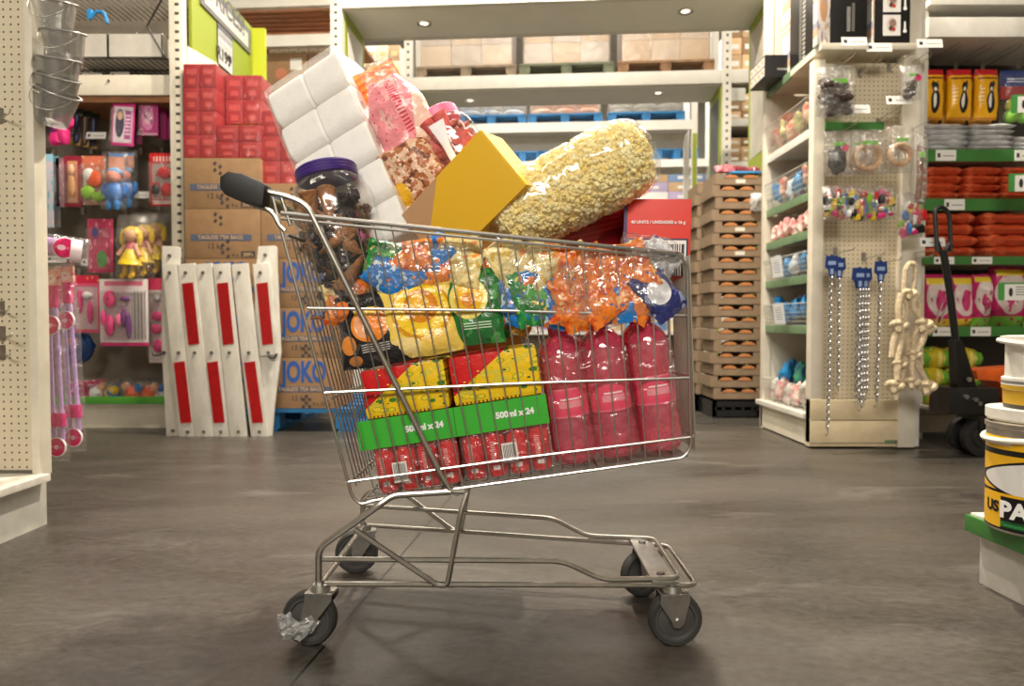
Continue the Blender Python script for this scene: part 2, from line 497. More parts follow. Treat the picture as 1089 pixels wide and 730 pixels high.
# basket floor grid
m = MB()
for k in range(0, 17):
    t = k/16
    m.tube([lerp(L(384, 535), far(L(384, 535)), t), lerp(L(731, 485), far(L(731, 485)), t)], .0019, 6)
for k in range(0, 30):
    t = k/29; p = lerp(L(384, 536), L(731, 486), t)
    m.tube([p, far(p)], .0019 if k % 7 else .0034, 6)
obj('basket_floor', m, CHROME, cart)
# push handle: side frames, sleeve and end caps
for fn in (lambda p: p, far):
    m = MB()
    m.tube([fn(L(277, 203)), fn(L(300, 207)), fn(L(326, 217)), fn(L(470, 508)), fn(L(480, 523)), fn(L(493, 523))], .0066, 10, fillet=.022)
    m.tube([fn(L(270, 219)), fn(L(289, 224)), fn(L(297, 240)), fn(L(303, 246))], .005, 8, fillet=.02)
    m.tube([fn(L(299, 210)), fn(L(309, 240))], .004, 8)
    obj('handle_frame', m, TUBE, cart)
    m = MB(); z0 = fn(L(262, 203))
    prof = [(238, 190), (247, 184.5), (262, 187), (283, 196), (286, 200), (283, 219), (279, 222), (262, 217), (243, 209), (238, 202)]
    q = [fn(L(x, y, 1.45)) for x, y in prof]
    m.prism([(p.x, p.z) for p in q], q[0].y-.022, q[0].y+.022, bev=.006)
    obj('handle_end_cap', m, BLACKP, cart, smooth=45)
m = MB(); a = L(262, 203, 1.46); a2 = far(a)
m.tube([a, a2], .0135, 16)
obj('handle_sleeve', m, M('olive plastic sleeve', (128, 128, 74), .5), cart)
# chassis: lower and upper loops of tube running round the front
m = MB()
lo = [L(345, 621.5, 1.452), L(741, 623, 1.452)]
hi = [L(343, 595, 1.452), L(598, 597, 1.452), L(641, 617, 1.452), L(724, 615, 1.452)]
def flip(p):
    w = p+CR; w.y = 2*mid(w.x)-w.y-.01; return w-CR
m.tube(lo+[flip(p) for p in reversed(lo)], .0058, 10, fillet=.025)
m.tube(hi+[flip(p) for p in reversed(hi)], .0058, 10, fillet=.025)
obj('base_loop', m, TUBE, cart)
for fn in (lambda p: p, flip):
    m = MB()
    m.tube([fn(L(339, 630, 1.452)), fn(L(339, 583, 1.452)), fn(L(404, 537, 1.452)), fn(L(418, 527, 1.462)), fn(L(480, 523, 1.47))], .0075, 10, fillet=.02)
    obj('rear_upright', m, TUBE, cart)
    m = MB()
    m.tube([fn(L(376, 563, 1.447)), fn(L(466, 623, 1.447)), fn(L(476, 622, 1.447)), fn(L(490, 545, 1.455)), fn(L(497, 524, 1.465))], .0062, 10, fillet=.02)
    obj('brace', m, TUBE, cart)
for q in ((418, 528, 1.462), (486, 525, 1.465), (341, 622, 1.455)):
    m = MB(); p = L(*q); m.tube([p, flip(p)], .0072, 8); obj('cross_bar', m, TUBE, cart)
# front castor plate
m = MB(); a = L(706, 618, 1.452); b_ = flip(a)
m.box(a.x-.026, a.x+.026, a.y-.012, b_.y+.012, a.z-.004, a.z+.003, bev=.0015)
for p in (a, b_): m.cyl((p.x, p.y+(.03 if p is a else -.03), p.z), (p.x, p.y+(.03 if p is a else -.03), p.z+.009), .009, seg=8)
obj('castor_plate', m, STEEL, cart)
# castors
def castor(swivel, wheel, r, yaw):
    """swivel = top of the fork, wheel = centre of the wheel, both in trolley space"""
    f = MB(); d = wheel-swivel; cx = d.x
    base = Vector((0, 0, 0)); h = -d.z
    for s in (-1, 1):
        y = s*.0215
        poly = [(-.030, 0), (.030, 0), (.032, -.012), (cx+.013, -h-.004), (cx+.004, -h-.013), (cx-.008, -h-.011), (cx-.013, -h+.002), (-.032, -.02)] if abs(cx) < .02 else \
               [(-.026, 0), (.032, 0), (.032, -.014), (cx+.016, -h-.006), (cx+.004, -h-.014), (cx-.010, -h-.010), (cx-.013, -h+.004), (-.028, -.022)]
        f.prism(poly, y-.0014, y+.0014)
    f.box(-.028, .032, -.0225, .0225, -.005, .001, bev=.002)
    f.cyl((0, 0, 0), (0, 0, .014), .021, .017, 16); f.cyl((0, 0, .012), (0, 0, .022), .008, seg=10)
    f.cyl((cx, -.027, -h), (cx, .027, -h), .0075, seg=8)
    o = obj('castor', f, STEEL, cart, loc=swivel, rot=(0, 0, yaw))
    prof = [(r*.80, -.0145), (r*.93, -.015), (r, -.009), (r, .009), (r*.93, .015), (r*.80, .0145)]
    t = MB(); t.lathe(prof+[prof[0]], 36, Matrix.Rotation(PI/2, 4, 'X'), cap=False)
    obj('tyre', t, RUBBER, o, loc=(cx, 0, -h))
    w_ = MB(); w_.lathe([(0, -.017), (r*.25, -.017), (r*.27, -.0125), (r*.66, -.009), (r*.72, -.0135), (r*.82, -.0135), (r*.82, .0135), (r*.72, .0135), (r*.66, .009), (r*.27, .0125), (r*.25, .017), (0, .017)], 32, Matrix.Rotation(PI/2, 4, 'X'), cap=False)
    obj('wheel', w_, M('worn wheel hub plastic', (74, 72, 70), .6, 0, .2, 20), o, loc=(cx, 0, -h))
    return o
def wheel_at(px, D, r):
    p = P(px, 600, D); return Vector((p.x, D, r))-CR
s0 = L(341, 628, 1.452)
cr0 = castor(s0, wheel_at(329, 1.452, .0585), .0585, R(-6))
s1 = L(715, 629, 1.452)
castor(s1, wheel_at(718, 1.452, .0575), .0575, R(4))
sf = flip(s0); castor(sf, Vector((sf.x-.02, sf.y, .0585)), .0585, R(8))
sg = flip(s1); castor(sg, Vector((sg.x-.015, sg.y, .0575)), .0575, R(20))
# strip of clear plastic caught in the rear wheel
m = MB(); q = wheel_at(322, 1.425, .058)
for k in range(4):
    m.pillow(.03, .055, .012, 8, 8, seed=k+3, wr=.006, wf=40, mat=Matrix.Translation(q+Vector((-.012*k+.004, -.004*k, .004*k-.012)))@Euler((0, R(50+40*k), R(20))).to_matrix().to_4x4())
obj('caught_plastic', m, film_mat('caught shred of film', amount=.2, bump=1, bs=80, haze=.25), cart)
# ------------------------------------------------------------------ goods heaped in the trolley
BT = R(-8.6)
BO = P(398, 531, 1.47)                    # rear near corner of the basket floor
BM = Matrix.Translation(BO)@Matrix.Rotation(BT, 4, 'Y')
def inB(x, y, z): return BM@Vector((x, y, z))
YELLOWP = (238, 196, 22)
# --- two shrink-wrapped 24-packs of red cans
JUICE = [('n', 5, .56, 3, (214, 196, 60)), ('v', 6, .34, 2, (170, 170, 40)), ('v', 6, .24, 2, (238, 206, 40)), ('v', 4.5, .22, 7, (70, 124, 36)), ('v', 7, .17, 5, (36, 92, 32)), ('d', -1.23, 1.0, .2, (206, 24, 28)), ('v', 9, .12, 8, (250, 226, 90)), ('r', 0, 0, 1, .09, (232, 188, 20)), ('s', 'u', 22, .4, (.05, .02, .75, .07), (120, 60, 20))]
filmprint = print_mat('printed yellow fruit film', YELLOWP, JUICE, .25, .35, 35)
filmside = M('red shrink sleeve', (205, 30, 34), .25, 0, .2, 12, .3, 30)
GREENB = M('bright green card band', (58, 178, 48), .45, 0, .06, 9)
CANRED = print_mat('red printed can', (214, 22, 28), [('r', .3, .12, .62, .2, (236, 226, 222)), ('n', 4, .62, 2, (226, 52, 50)), ('s', 'v', 30, .3, (.28, .3, .5, .62), (236, 226, 222))], .28)
def juice_pack(x0, w, label, seed, lo):
    r = thing('can_pack', label, 'drinks pack', inB(x0+w/2, .125, .004), (0, BT, 0), 'twenty-four packs of canned drink in the trolley')
    d = .11; rc = w/8
    for j in range(2):
        for i in range(4):
            m = MB(); m.lathe([(rc*.78, 0), (rc*.95, .008), (rc*.97, .115), (rc*.72, .128), (rc*.70, .126), (0, .124)], 18)
            obj('can', m, CANRED, r, loc=(-w/2+rc*(2*i+1), -d+rc+j*2*rc, 0))
    m = MB(); m.box(-w/2, w/2, -d-.004, d-.03, .165, .275, bev=.016)
    f = obj('printed_film', m, filmprint, r)
    bm = f.data
    for p in range(3):   # leaf motifs lie in the print; raised fruit label on the front
        pass
    m = MB(); m.box(-w/2-lo, w/2+.004, -d-.008, -d-.0055, .102, .166)
    b = obj('green_band', m, GREENB, r)
    text('500ml x 24', .0185, WHITE, b, (.03, -d-.0085, .134), bold=.0009)
    m = MB(); m.box(-w/2+.004, w/2-.004, -d+.004, d-.034, .126, .166, bev=.004); obj('inner_tray', m, filmside, r)
    m = MB(); m.box(-w/2-.002, w/2+.002, -d-.005, d, -.001, .103, bev=.012); obj('shrink_film', m, BAGF, r)
    m = MB(); m.box(-w*.28, -w*.28+.032, -d-.0066, -d-.0052, .022, .066)
    if seed == 0: obj('barcode', m, print_mat('barcode print', (232,226,220), [('s','u',11,.5,(.08,.25,.92,.92),(30,25,25))], .4), r)
    else:
        m2 = MB(); m2.box(-w*.05, -w*.05+.034, -d-.0066, -d-.0052, .03, .072); obj('barcode', m2, MATS['barcode print'], r)
    return r
juice_pack(.006, .188, 'wrapped pack of red cans under yellow fruit print, nearest the trolley handle', 0, .022)
juice_pack(.201, .196, 'wrapped pack of red cans under yellow fruit print, beside the pink bottles', 1, .004)
# --- pink drink bottles, shrink wrapped by the half dozen
PINKL = film_mat('pink drink in clear bottle', (255, 150, 170), .11, .07, .35, 24, .36, (250, 96, 130))
PLABEL = print_mat('pink bottle label', (240, 66, 104), [('s','v',26,.35,(.25,.32,.8,.55),(250,226,230)), ('r',.3,.6,.75,.66,(250,226,230)), ('r',0,.94,1,1,(240,120,140)), ('r',0,0,1,.05,(240,120,140))], .3)
PCAP = M('pink screw cap', (224, 60, 110), .4)
def bottle_pack(x0, n, label, y0=.02, rows=2):
    r = thing('bottle_pack', label, 'drinks pack', inB(x0, y0, .004), (0, BT, 0), 'wrapped packs of pink drink bottles in the trolley')
    rb = .0482
    for j in range(rows):
        for i in range(n):
            m = MB()
            m.lathe([(0, .008), (rb*.5, .004), (rb*.8, 0), (rb*.98, .012), (rb, .03), (rb*.97, .05), (rb, .07), (rb*.93, .095), (rb*.94, .1), (rb*.94, .17), (rb, .178), (rb, .222), (rb*.97, .240), (rb*.86, .258), (rb*.60, .274), (rb*.36, .282), (rb*.30, .286), (rb*.30, .292), (0, .292)], 24, cap=False)
            b = obj('bottle', m, PINKL, r, loc=(rb+2*rb*i, rb+2*rb*j, 0))
            m = MB(); m.lathe([(rb*.955, .104), (rb*.955, .168)], 24, cap=False); obj('label', m, PLABEL, b)
            m = MB(); m.lathe([(rb*.34, .283), (rb*.34, .305), (0, .305)], 14); obj('cap', m, PCAP, b)
    m = MB(); m.box(-.002, 2*rb*n+.002, -.004, 2*rb*rows+.002, -.002, .25, bev=.03)
    for v in m.bm.verts:
        k = .004*noise.noise(v.co*22); v.co += Vector((k, k, k))
    obj('shrink_film', m, FILM, r)
    return r
bottle_pack(.402, 2, 'wrapped pack of pink drink bottles beside the red can pack')
bottle_pack(.598, 1, 'upright pink drink bottles wrapped together at the front of the basket')
# --- snack bags on top of the packs
def bag(name, label, px, py, D, w, h, d, rot, mat, cat='snack bag', seed=0, wr=.004, wf=11, parts=None, group=None, pinch=.12, seam=.07, pname='bag'):
    r = thing(name, label, cat, P(px, py, D), rot, group)
    m = MB(); m.pillow(w, h, d, 22, 22, seed, wr, wf, seam, pinch); obj(pname, m, mat, r, smooth=60)
    return r
def gloss(m):
    return m
dark = gloss(print_mat('black snack print', (34, 34, 36), [('n',6,.62,4,(70,66,64)), ('e',.50,.52,.27,.22,(240,138,40)), ('e',.40,.52,.13,.16,(238,168,120)), ('e',.5,.70,.2,.06,(246,196,60)), ('e',.88,.62,.12,.11,(232,120,36)), ('e',.16,.3,.11,.12,(226,140,60)), ('e',.10,.78,.14,.14,(230,120,50)), ('s','v',34,.4,(.34,.17,.74,.28),(200,196,190)), ('e',.22,.1,.1,.06,(190,120,60))], .22, .5, 40))
bag('snack_bag', 'black snack bag printed with orange slices, lying on the yellow print pack', 396, 350, 1.50, .15, .165, .06, (R(-12), R(-10), 0), dark, seed=1)
yel = gloss(print_mat('yellow snack print', (240, 206, 92), [('n',4,.58,1,(250,228,140)), ('e',.55,.56,.37,.37,(214,150,12)), ('e',.55,.58,.33,.33,(250,206,36)), ('e',.55,.62,.21,.21,(218,134,8)), ('e',.52,.64,.14,.14,(246,186,50)), ('e',.3,.16,.2,.1,(240,214,140)), ('e',.72,.2,.2,.12,(236,196,90))], .22, .5, 40))
bag('snack_bag', 'yellow snack bag printed with a round fruit, between black and green bags', 446, 338, 1.50, .175, .17, .055, (R(-10), R(-9), 0), yel, seed=2)
grn = gloss(print_mat('green snack print', (38, 108, 52), [('n',4,.6,2,(70,146,70)), ('e',.46,.60,.31,.27,(236,214,110)), ('e',.46,.60,.23,.20,(240,184,24)), ('e',.46,.57,.11,.1,(216,134,16)), ('s','v',30,.4,(.35,.2,.8,.3),(210,224,200)), ('d',-1,-1,-.22,(240,214,60))], .22, .5, 40))
grn = MATS['green snack print']
bag('snack_bag', 'green snack bag printed with a yellow round fruit, above the can pack', 503, 327, 1.498, .135, .165, .04, (R(-8), R(-6), R(-6)), grn, seed=3)
# multi-coloured multipacks in clear outer bags: little packets inside
def pk(name, base, *ls): return print_mat(name, base, list(ls), .2, .6, 45)
PK = [pk('packet blue', (34, 124, 204), ('n',4,.60,1,(240,130,40)), ('n',7,.62,4,(210,232,244))),
      pk('packet orange', (240, 132, 44), ('n',5,.60,2,(250,206,130)), ('n',6,.58,5,(222,88,28)), ('n',9,.66,8,(40,110,180))),
      pk('packet green', (40, 140, 70), ('n',4,.58,3,(90,180,80)), ('n',6,.64,6,(246,220,110)), ('n',7,.63,8,(40,110,190))),
      pk('packet pale puffs', (246, 226, 160), ('v',9,.26,2,(250,240,196)), ('n',8,.58,6,(220,186,100)), ('n',4,.64,1,(246,150,60))),
      pk('packet silver', (200, 202, 206), ('n',5,.55,2,(240,240,242)), ('n',6,.62,3,(46,60,130))),
      pk('packet red', (206, 44, 36), ('n',5,.6,3,(240,120,60))), pk('packet navy', (46, 52, 112), ('n',5,.6,2,(150,160,200)), ('e',.5,.5,.2,.2,(236,236,240)))]
def multipack(label, px, py, D, w, h, d, rot, mix, seed, n=10):
    r = thing('snack_multipack', label, 'snack bag', P(px, py, D), rot, 'clear multipacks of small snack packets')
    q = random.Random(seed)
    nx = max(2, round(w/.055)); k = 0
    for j in range(2):
        for i in range(nx):
            x = (i+.5)/nx*w-w/2; z = (j+.5)/2*h-h/2
            c = mix[k % len(mix)]; k += 1
            m = MB(); m.pillow(w/nx*1.75, h*.78, d*.32, 18, 18, seed+k, .0035, 46, .06, .1, mat=Matrix.Translation((x*.9, -d*.18+.006*q.uniform(-1,1), z*.8))@Euler((q.uniform(-.2,.2), q.uniform(-.8,.8), q.uniform(-.35,.35))).to_matrix().to_4x4())
            obj('packet', m, PK[c], r, smooth=60)
    m = MB(); m.pillow(w*1.12, h*1.15, d*1.25, 20, 20, seed, .007, 14, .05, .15); obj('clear_bag', m, film_mat('multipack film', amount=.12, rough=.10, bump=1.0, bs=26, haze=.05), r, smooth=60)
    return r
multipack('clear multipack of blue and orange packets under the yellow box', 452, 284, 1.53, .235, .10, .09, (R(-15), R(-4), 0), [0,0,1,3,2,1,0,3,0,4], 11)
multipack('clear multipack of puffs with blue and green packets in the middle', 578, 304, 1.52, .21, .16, .085, (R(-8), R(6), 0), [0,2,0,1,3,3,1,3], 12)
multipack('clear multipack of orange packets at the front end of the basket', 652, 304, 1.52, .255, .15, .085, (R(-8), R(-6), 0), [1,1,0,1,6,1,1,1,1,4], 13)
multipack('small clear bag of orange sweets behind the black snack bag', 371, 322, 1.58, .08, .09, .06, (R(-8), R(-12), 0), [1,1,3,1], 14)
multipack('clear bag of orange packets filling the basket behind the pink bottles', 640, 300, 1.70, .30, .14, .10, (R(-10), R(-6), 0), [1,5,0,1,3,1], 15)
multipack('clear bag of puffs tucked behind the green snack bag', 512, 318, 1.66, .26, .16, .11, (R(-10), R(-4), 0), [3,1,3,2,3,0], 16)
# --- bulk of the load further back in the basket: two more bottle packs behind the front row
bottle_pack(.43, 3, 'pink drink bottles packed along the far side of the basket', .215, 1)
juice_back = thing('carton_box', 'plain brown carton standing on the basket floor behind the can packs', 'box', inB(.17, .325, .004), (0, BT, 0))
m = MB(); m.box(-.15, .2, -.07, .07, 0, .38, bev=.003); obj('carton', m, CARD, juice_back)
m = MB(); m.box(-.15, .2, -.015, .015, .38, .3815); obj('tape', m, M('brown tape', (150, 112, 70), .25), juice_back)
# --- jar of cones with the purple lid
WAFER = M('waffle cone', (170, 112, 64), .7, 0, .25, 90, .6, 120)
WAFP = M('pink waffle cone', (232, 112, 110), .7, 0, .2, 90, .6, 120)
DARKW = M('dark wrapped sweets', (34, 30, 40), .25, 0, .5, 22, .9, 70, (70, 58, 62))
def cone_jar(label, px, py, D, r, h, rot, lidc, conem, fill, ncone, seed):
    t = thing('cone_jar', label, 'jar', P(px, py, D), rot)
    m = MB()
    m.lathe([(0, .003), (r*.85, .002), (r*.97, .014), (r*.93, h*.12), (r, h*.2), (r*.96, h*.4), (r, h*.5), (r*.97, h*.62), (r, h*.72), (r*.96, h*.84), (r*.80, h*.93), (r*.68, h*.965), (r*.68, h)], 36, cap=False)
    obj('jar_body', m, film_mat('clear jar plastic', amount=.07, bump=.35, bs=18, haze=.02), t)
    m = MB(); m.lathe([(r*.72, h-.014)]+[(r*(.73+.01*(k % 2)), h-.010+.022*k/6) for k in range(7)]+[(r*.69, h+.015), (r*.6, h+.017), (0, h+.016)], 40)
    obj('lid', m, lidc, t)
    q = random.Random(seed)
    for k in range(ncone):
        a = PI*(1.18+.17*k) if k < 3 else q.uniform(PI*1.02, PI*1.98) if k < ncone*.75 else q.uniform(0, PI)
        z = h*.62 if k < 3 else h*(.10+.5*(k % 5)/5)+q.uniform(-.01, .01)
        rr = r*(.76 if k < 3 else .62)
        M4 = Matrix.Translation((rr*math.cos(a), rr*math.sin(a), z+.03))@Euler((q.uniform(-.3, .3), (q.uniform(-.12, .12) if k < 3 else q.uniform(-1.2, 1.2))+(PI if q.random() < .3 else 0), 0)).to_matrix().to_4x4()
        m = MB(); cl = min(.105, h*.4)
        m.lathe([(0, -cl*.5), (.004, -cl*.49)]+[(.004+.018*i/7+(.0009 if i % 2 else 0), -cl*.48+cl*.92*i/7) for i in range(8)]+[(.019, cl*.46), (.004, -cl*.4)], 14, M4)
        obj('cone', m, conem, t)
    m = MB()
    for k in range(240):
        a = q.uniform(0, 2*PI); z = h*q.uniform(.06, .82); rr = r*q.uniform(.2, .76)
        m.ell((rr*math.cos(a), rr*math.sin(a), z), r*q.uniform(.10, .2), r*.14, r*q.uniform(.07, .16), 8, rough=.8, seed=k)
    obj('filling', m, fill, t, kind='stuff')
    return t
cone_jar('large clear jar of brown cones with a purple lid, leaning by the handle', 380, 338, 1.60, .099, .352, (R(-6), R(-13), 0), M('purple lid', (62, 36, 118), .4), WAFER, DARKW, 11, 5)
cone_jar('clear jar of pink cones with a pink lid, behind the yellow box', 512, 208, 1.70, .074, .225, (R(-8), R(-29), 0), M('pink lid', (240, 130, 170), .4), WAFP, M('pink wafer crumbs', (238, 150, 140), .7, 0, .3, 40), 12, 9)
# --- toilet rolls
TP = M('soft white tissue', (253, 251, 246), .9, 0, .03, 30, .15, 160)
t = thing('toilet_roll_pack', 'tall wrapped pack of white toilet rolls leaning at the back of the heap', 'toilet rolls', P(417, 277, 1.74), (R(-7), R(-26), R(-15)))
rw, rd = .112, .107
for k in range(5):
    for i in range(2):
        for j in range(2):
            m = MB(); rr = rd/2
            prof = [(rr*.36, -rw/2+.004), (rr*.9, -rw/2), (rr*.99, -rw/2+.006), (rr*1.0, 0), (rr*.99, rw/2-.006), (rr*.9, rw/2), (rr*.36, rw/2-.004)]
            m.lathe(prof+[prof[0]], 36, Matrix.Rotation(PI/2, 4, 'Y'), cap=False)
            for v in m.bm.verts:   # squeezed square by the tight wrap
                rad = math.hypot(v.co.y, v.co.z)
                if rad > rr*.6:
                    a = math.atan2(v.co.z, v.co.y); kk = (abs(math.cos(a))**4.5+abs(math.sin(a))**4.5)**(-1/4.5); v.co.y *= kk*.985; v.co.z *= kk*.985
            obj('toilet_roll', m, TP, t, loc=(-rw*.5+rw*i, -rd/2+rd*j, rd*(k+.5)))
m = MB(); m.box(-rw-.004, rw+.004, -rd-.004, rd+.004, -.002, rd*5+.006, bev=.016)
bmesh.ops.subdivide_edges(m.bm, edges=m.bm.edges[:], cuts=3, use_grid_fill=True)
for v in m.bm.verts:
    k = .006*noise.noise(v.co*16); v.co += Vector((k, k, k*.5))
obj('plastic_wrap', m, film_mat('tissue pack film', amount=.03, rough=.35, bump=.22, bs=12, haze=.08, haze_col=(250,248,244)), t, smooth=60)
m = MB(); m.box(-.012, .016, -rd-.010, -rd-.0075, .0, .10); obj('pink_label', m, M('pink label strip', (232, 104, 176), .35), t, label='bright pink label strip', rot=(0,0,0))
# --- party bag: pink, dotted, twisted shut, an orange one behind it
pink = print_mat('pink party print', (244, 150, 158), [('n',5,.56,2,(250,192,186)), ('v',13,.16,3,(206,40,70)), ('d',1.2,-.6,.62,(250,214,196)), ('s','v',24,.45,(.5,.2,.62,.8),(214,60,84))], .25, .6, 40)
t = thing('party_bag', 'pink dotted cone-shaped party bag in clear wrap beside the toilet rolls', 'party bag', P(425, 122, 1.70), (R(-6), R(-27), 0))
m = MB(); m.pillow(.155, .20, .07, 20, 20, 21, .006, 14, .05, .1)
for v in m.bm.verts:
    s_ = max(.22, min(1.0, 1.0-(v.co.z-.02)*6)) if v.co.z > .02 else 1.0
    v.co.x *= s_; v.co.y *= max(.4, s_)
obj('bag', m, pink, t, smooth=60)
m = MB(); m.pillow(.10, .075, .01, 12, 10, 22, .005, 25, .3, .3, mat=Matrix.Translation((.0, 0, .112)))
obj('twisted_top', m, BAGF, t, smooth=60)
t = thing('paper_cup_sleeve', 'orange checked paper packet poking out above the pink party bag', 'party bag', P(402, 88, 1.78), (R(-6), R(62), 0))
m = MB(); m.pillow(.085, .12, .035, 14, 14, 23, .003, 14, .04, .1); obj('packet', m, print_mat('orange check print', (250, 160, 60), [('s','u',5,.5,(0,0,1,1),(244,120,50)), ('v',9,.22,3,(236,80,60))], .35), t, smooth=60)
bag('biscuit_bag', 'clear bag of brown biscuits below the pink party bag', 440, 180, 1.68, .14, .15, .06, (R(-6), R(-30), 0), print_mat('biscuits seen through film', (226, 190, 160), [('n',8,.5,3,(176,110,70)), ('n',6,.58,7,(120,70,44)), ('v',7,.2,5,(240,214,190)), ('e',.1,.2,.16,.2,(232,180,40))], .3, .9, 50), 'biscuit bag', 24)
t = thing('paper_scoop', 'white tapering paper packet lying across the pink cone jar', 'paper packet', P(474, 152, 1.60), (R(-6), R(-22), 0))
m = MB(); m.prism([(-.024, .050), (.016, .056), (.008, -.01), (.016, -.075), (-.002, -.075), (-.010, -.005)], -.004, .004, bev=.002); obj('packet', m, M('white printed paper', (236, 234, 236), .45, 0, .05, 30), t)
# --- yellow carton lying on its corner
t = thing('yellow_box', 'yellow cardboard box tipped on its corner in the middle of the heap', 'box', P(490, 214, 1.56), (R(6), R(-39), R(-27)))
bw, bh, bd = .168, .275, .12     # along the short and the long front edge, and depth
m = MB(); m.box(-bh/2, bh/2, 0, bd, -bw/2, bw/2, bev=.002); 
yb = obj('carton', m, print_mat('yellow box print', (226, 178, 38), [('d', -1.378, 1.0, .352, (190, 148, 108))], .42), t)
m = MB(); m.box(bh/2, bh/2+.0025, .003, bd-.002, -bw/2+.002, bw/2-.002); obj('top_flap', m, M('yellow flap', (234, 190, 58), .42), t)
m = MB(); m.box(-bh/2+.004, -bh/2+.11, -.0015, -.0003, -bw/2+.004, bw/2-.004); 
# --- long bag of puffed corn
t = thing('popcorn_bag', 'long clear bag of pale yellow puffed corn lying slanted on top', 'popcorn bag', P(606, 200, 1.60), (0, R(-26.5), R(-4)))
ln, rr = .415, .090
q = random.Random(4)
m = MB()
def body(u, a):
    """point on the bag's surface, u along -1..1"""
    e = max(0, 1-abs(u)**7.0)**.5
    g = 1-.07*sum(math.exp(-((u-c)/.03)**2) for c in (-.62, -.22, .2, .6))
    return Vector((u*ln/2, math.cos(a)*rr*e*g*1.0, math.sin(a)*rr*e*g*1.05))
core = MB()
ring = []
for i in range(41):
    u = -1+2*i/40; ring.append([core.bm.verts.new(body(u*.985, 2*PI*k/24)*.95) for k in range(24)])
for i in range(40):
    for k in range(24): core.bm.faces.new((ring[i][k], ring[i][(k+1) % 24], ring[i+1][(k+1) % 24], ring[i+1][k]))
CORN = M('puffed corn', (255, 240, 176), .8, 0, .3, 60, .3, 140, (244, 214, 116))
obj('corn_mass', core, CORN, t, kind='stuff')
for k in range(5200):
    u = q.uniform(-.97, .97); a = q.uniform(0, 2*PI)
    p = body(u, a)*q.uniform(.93, .98)
    s_ = q.uniform(.0036, .0064)
    m.ell(p, s_*q.uniform(.8, 1.3), s_, s_*q.uniform(.7, 1.2), 6, rough=.5, seed=k)
obj('puffed_corn', m, M('loose puffed corn', (255, 246, 196), .8, 0, .4, 30, 0, 0, (252, 228, 136)), t, kind='stuff')
fm = MB(); ring = []
for i in range(49):
    u = -1.0+2.0*i/48
    row = []
    for k in range(32):
        a = 2*PI*k/32
        p = body(max(-.999, min(.999, u*.995)), a)
        p = Vector((u*ln/2, p.y, p.z))*1.04
        w_ = .003*noise.noise(Vector((p.x*9, p.y*30, p.z*30)))+.002*noise.noise(p*55)
        row.append(fm.bm.verts.new(p+Vector((0, math.cos(a)*w_, math.sin(a)*w_))))
    ring.append(row)
for i in range(48):
    for k in range(32): fm.bm.faces.new((ring[i][k], ring[i][(k+1) % 32], ring[i+1][(k+1) % 32], ring[i+1][k]))
obj('clear_bag', fm, film_mat('popcorn bag film', amount=.10, rough=.1, bump=.6, bs=14, haze=.04), t, smooth=60)
# --- red biscuit carton with printed end
t = thing('red_box', 'red printed carton with a barcode panel, standing at the front of the heap', 'box', P(699, 262, 1.58), (R(-3), R(1.5), R(-8)))
w_, h_, d_ = .150, .140, .20
m = MB(); m.box(-w_/2, w_/2, 0, d_, -.07, h_-.07+.04, bev=.003); obj('carton', m, M('red box card', (228, 46, 24), .5, 0, .06, 12), t)
m = MB(); m.box(-w_/2+.006, w_/2-.006, -.0016, 0, -.068, .018); bp_ = obj('barcode_panel', m, print_mat('barcode panel print', (40, 30, 70), [('r',.03,.0,.97,.95,(238,232,226)), ('s','u',28,.5,(.06,.0,.94,.85),(44,34,40)), ('s','u',11,.22,(.06,.0,.94,.85),(44,34,40))], .4), t)
text('40 UNITS / UNIDADES x 16 g', .0098, WHITE, t, (.0, -.002, .055), bold=.0003)
m = MB(); m.box(-w_/2-.0025, -w_/2+.005, -.0022, d_, -.068, h_-.032); obj('purple_edge', m, M('purple edge band', (62, 34, 96), .35), t)
t = thing('red_pouch_box', 'dark red carton wedged under the popcorn bag beside the red barcode box', 'box', P(632, 248, 1.66), (R(-4), R(-14), R(14)))
m = MB(); m.box(-.10, .10, 0, .16, -.05, .065, bev=.004); obj('carton', m, print_mat('dark red box print', (186, 24, 26), [('d',-.3,1,.55,(206,38,26)), ('s','v',9,.1,(.2,.3,.9,.7),(232,110,40)), ('e',.8,.2,.3,.25,(150,16,24))], .3), t)
t = bag('clear_bread_bag', 'crumpled clear bag over the orange packets below the red barcode box', 690, 268, 1.50, .13, .07, .05, (0, R(8), 0), BAGF, 'plastic bag', 31, .008, 20)
# ------------------------------------------------------------------ left side
# --- pegboard gondola end at the photo's left edge
g = thing('pegboard_gondola', 'cream pegboard display end with a white plinth at the left edge', 'display stand', (-1.838, 2.34, 0))
def W(px, py, D, root): return P(px, py, D)-Vector(root.location)
PEG = peg_mat('cream pegboard', (224, 212, 184))
m = MB(); m.box(-.35, .215, -.012, .012, .19, 2.3); obj('pegboard_panel', m, PEG, g)
m = MB(); m.box(.205, .232, -.03, .03, .17, 2.35, bev=.003); obj('corner_post', m, CREAM, g)
m = MB(); m.box(-.45, .262, -.75, -.02, .155, .18, bev=.004); obj('plinth_top', m, M('scuffed white ledge', (224,220,210), .5, 0, .25, 9, .1, 50, (170,160,146)), g)
m = MB(); m.box(-.45, .232, -.74, .0, 0, .155); obj('plinth', m, M('scuffed white plinth', (214,210,200), .5, 0, .15, 7), g)
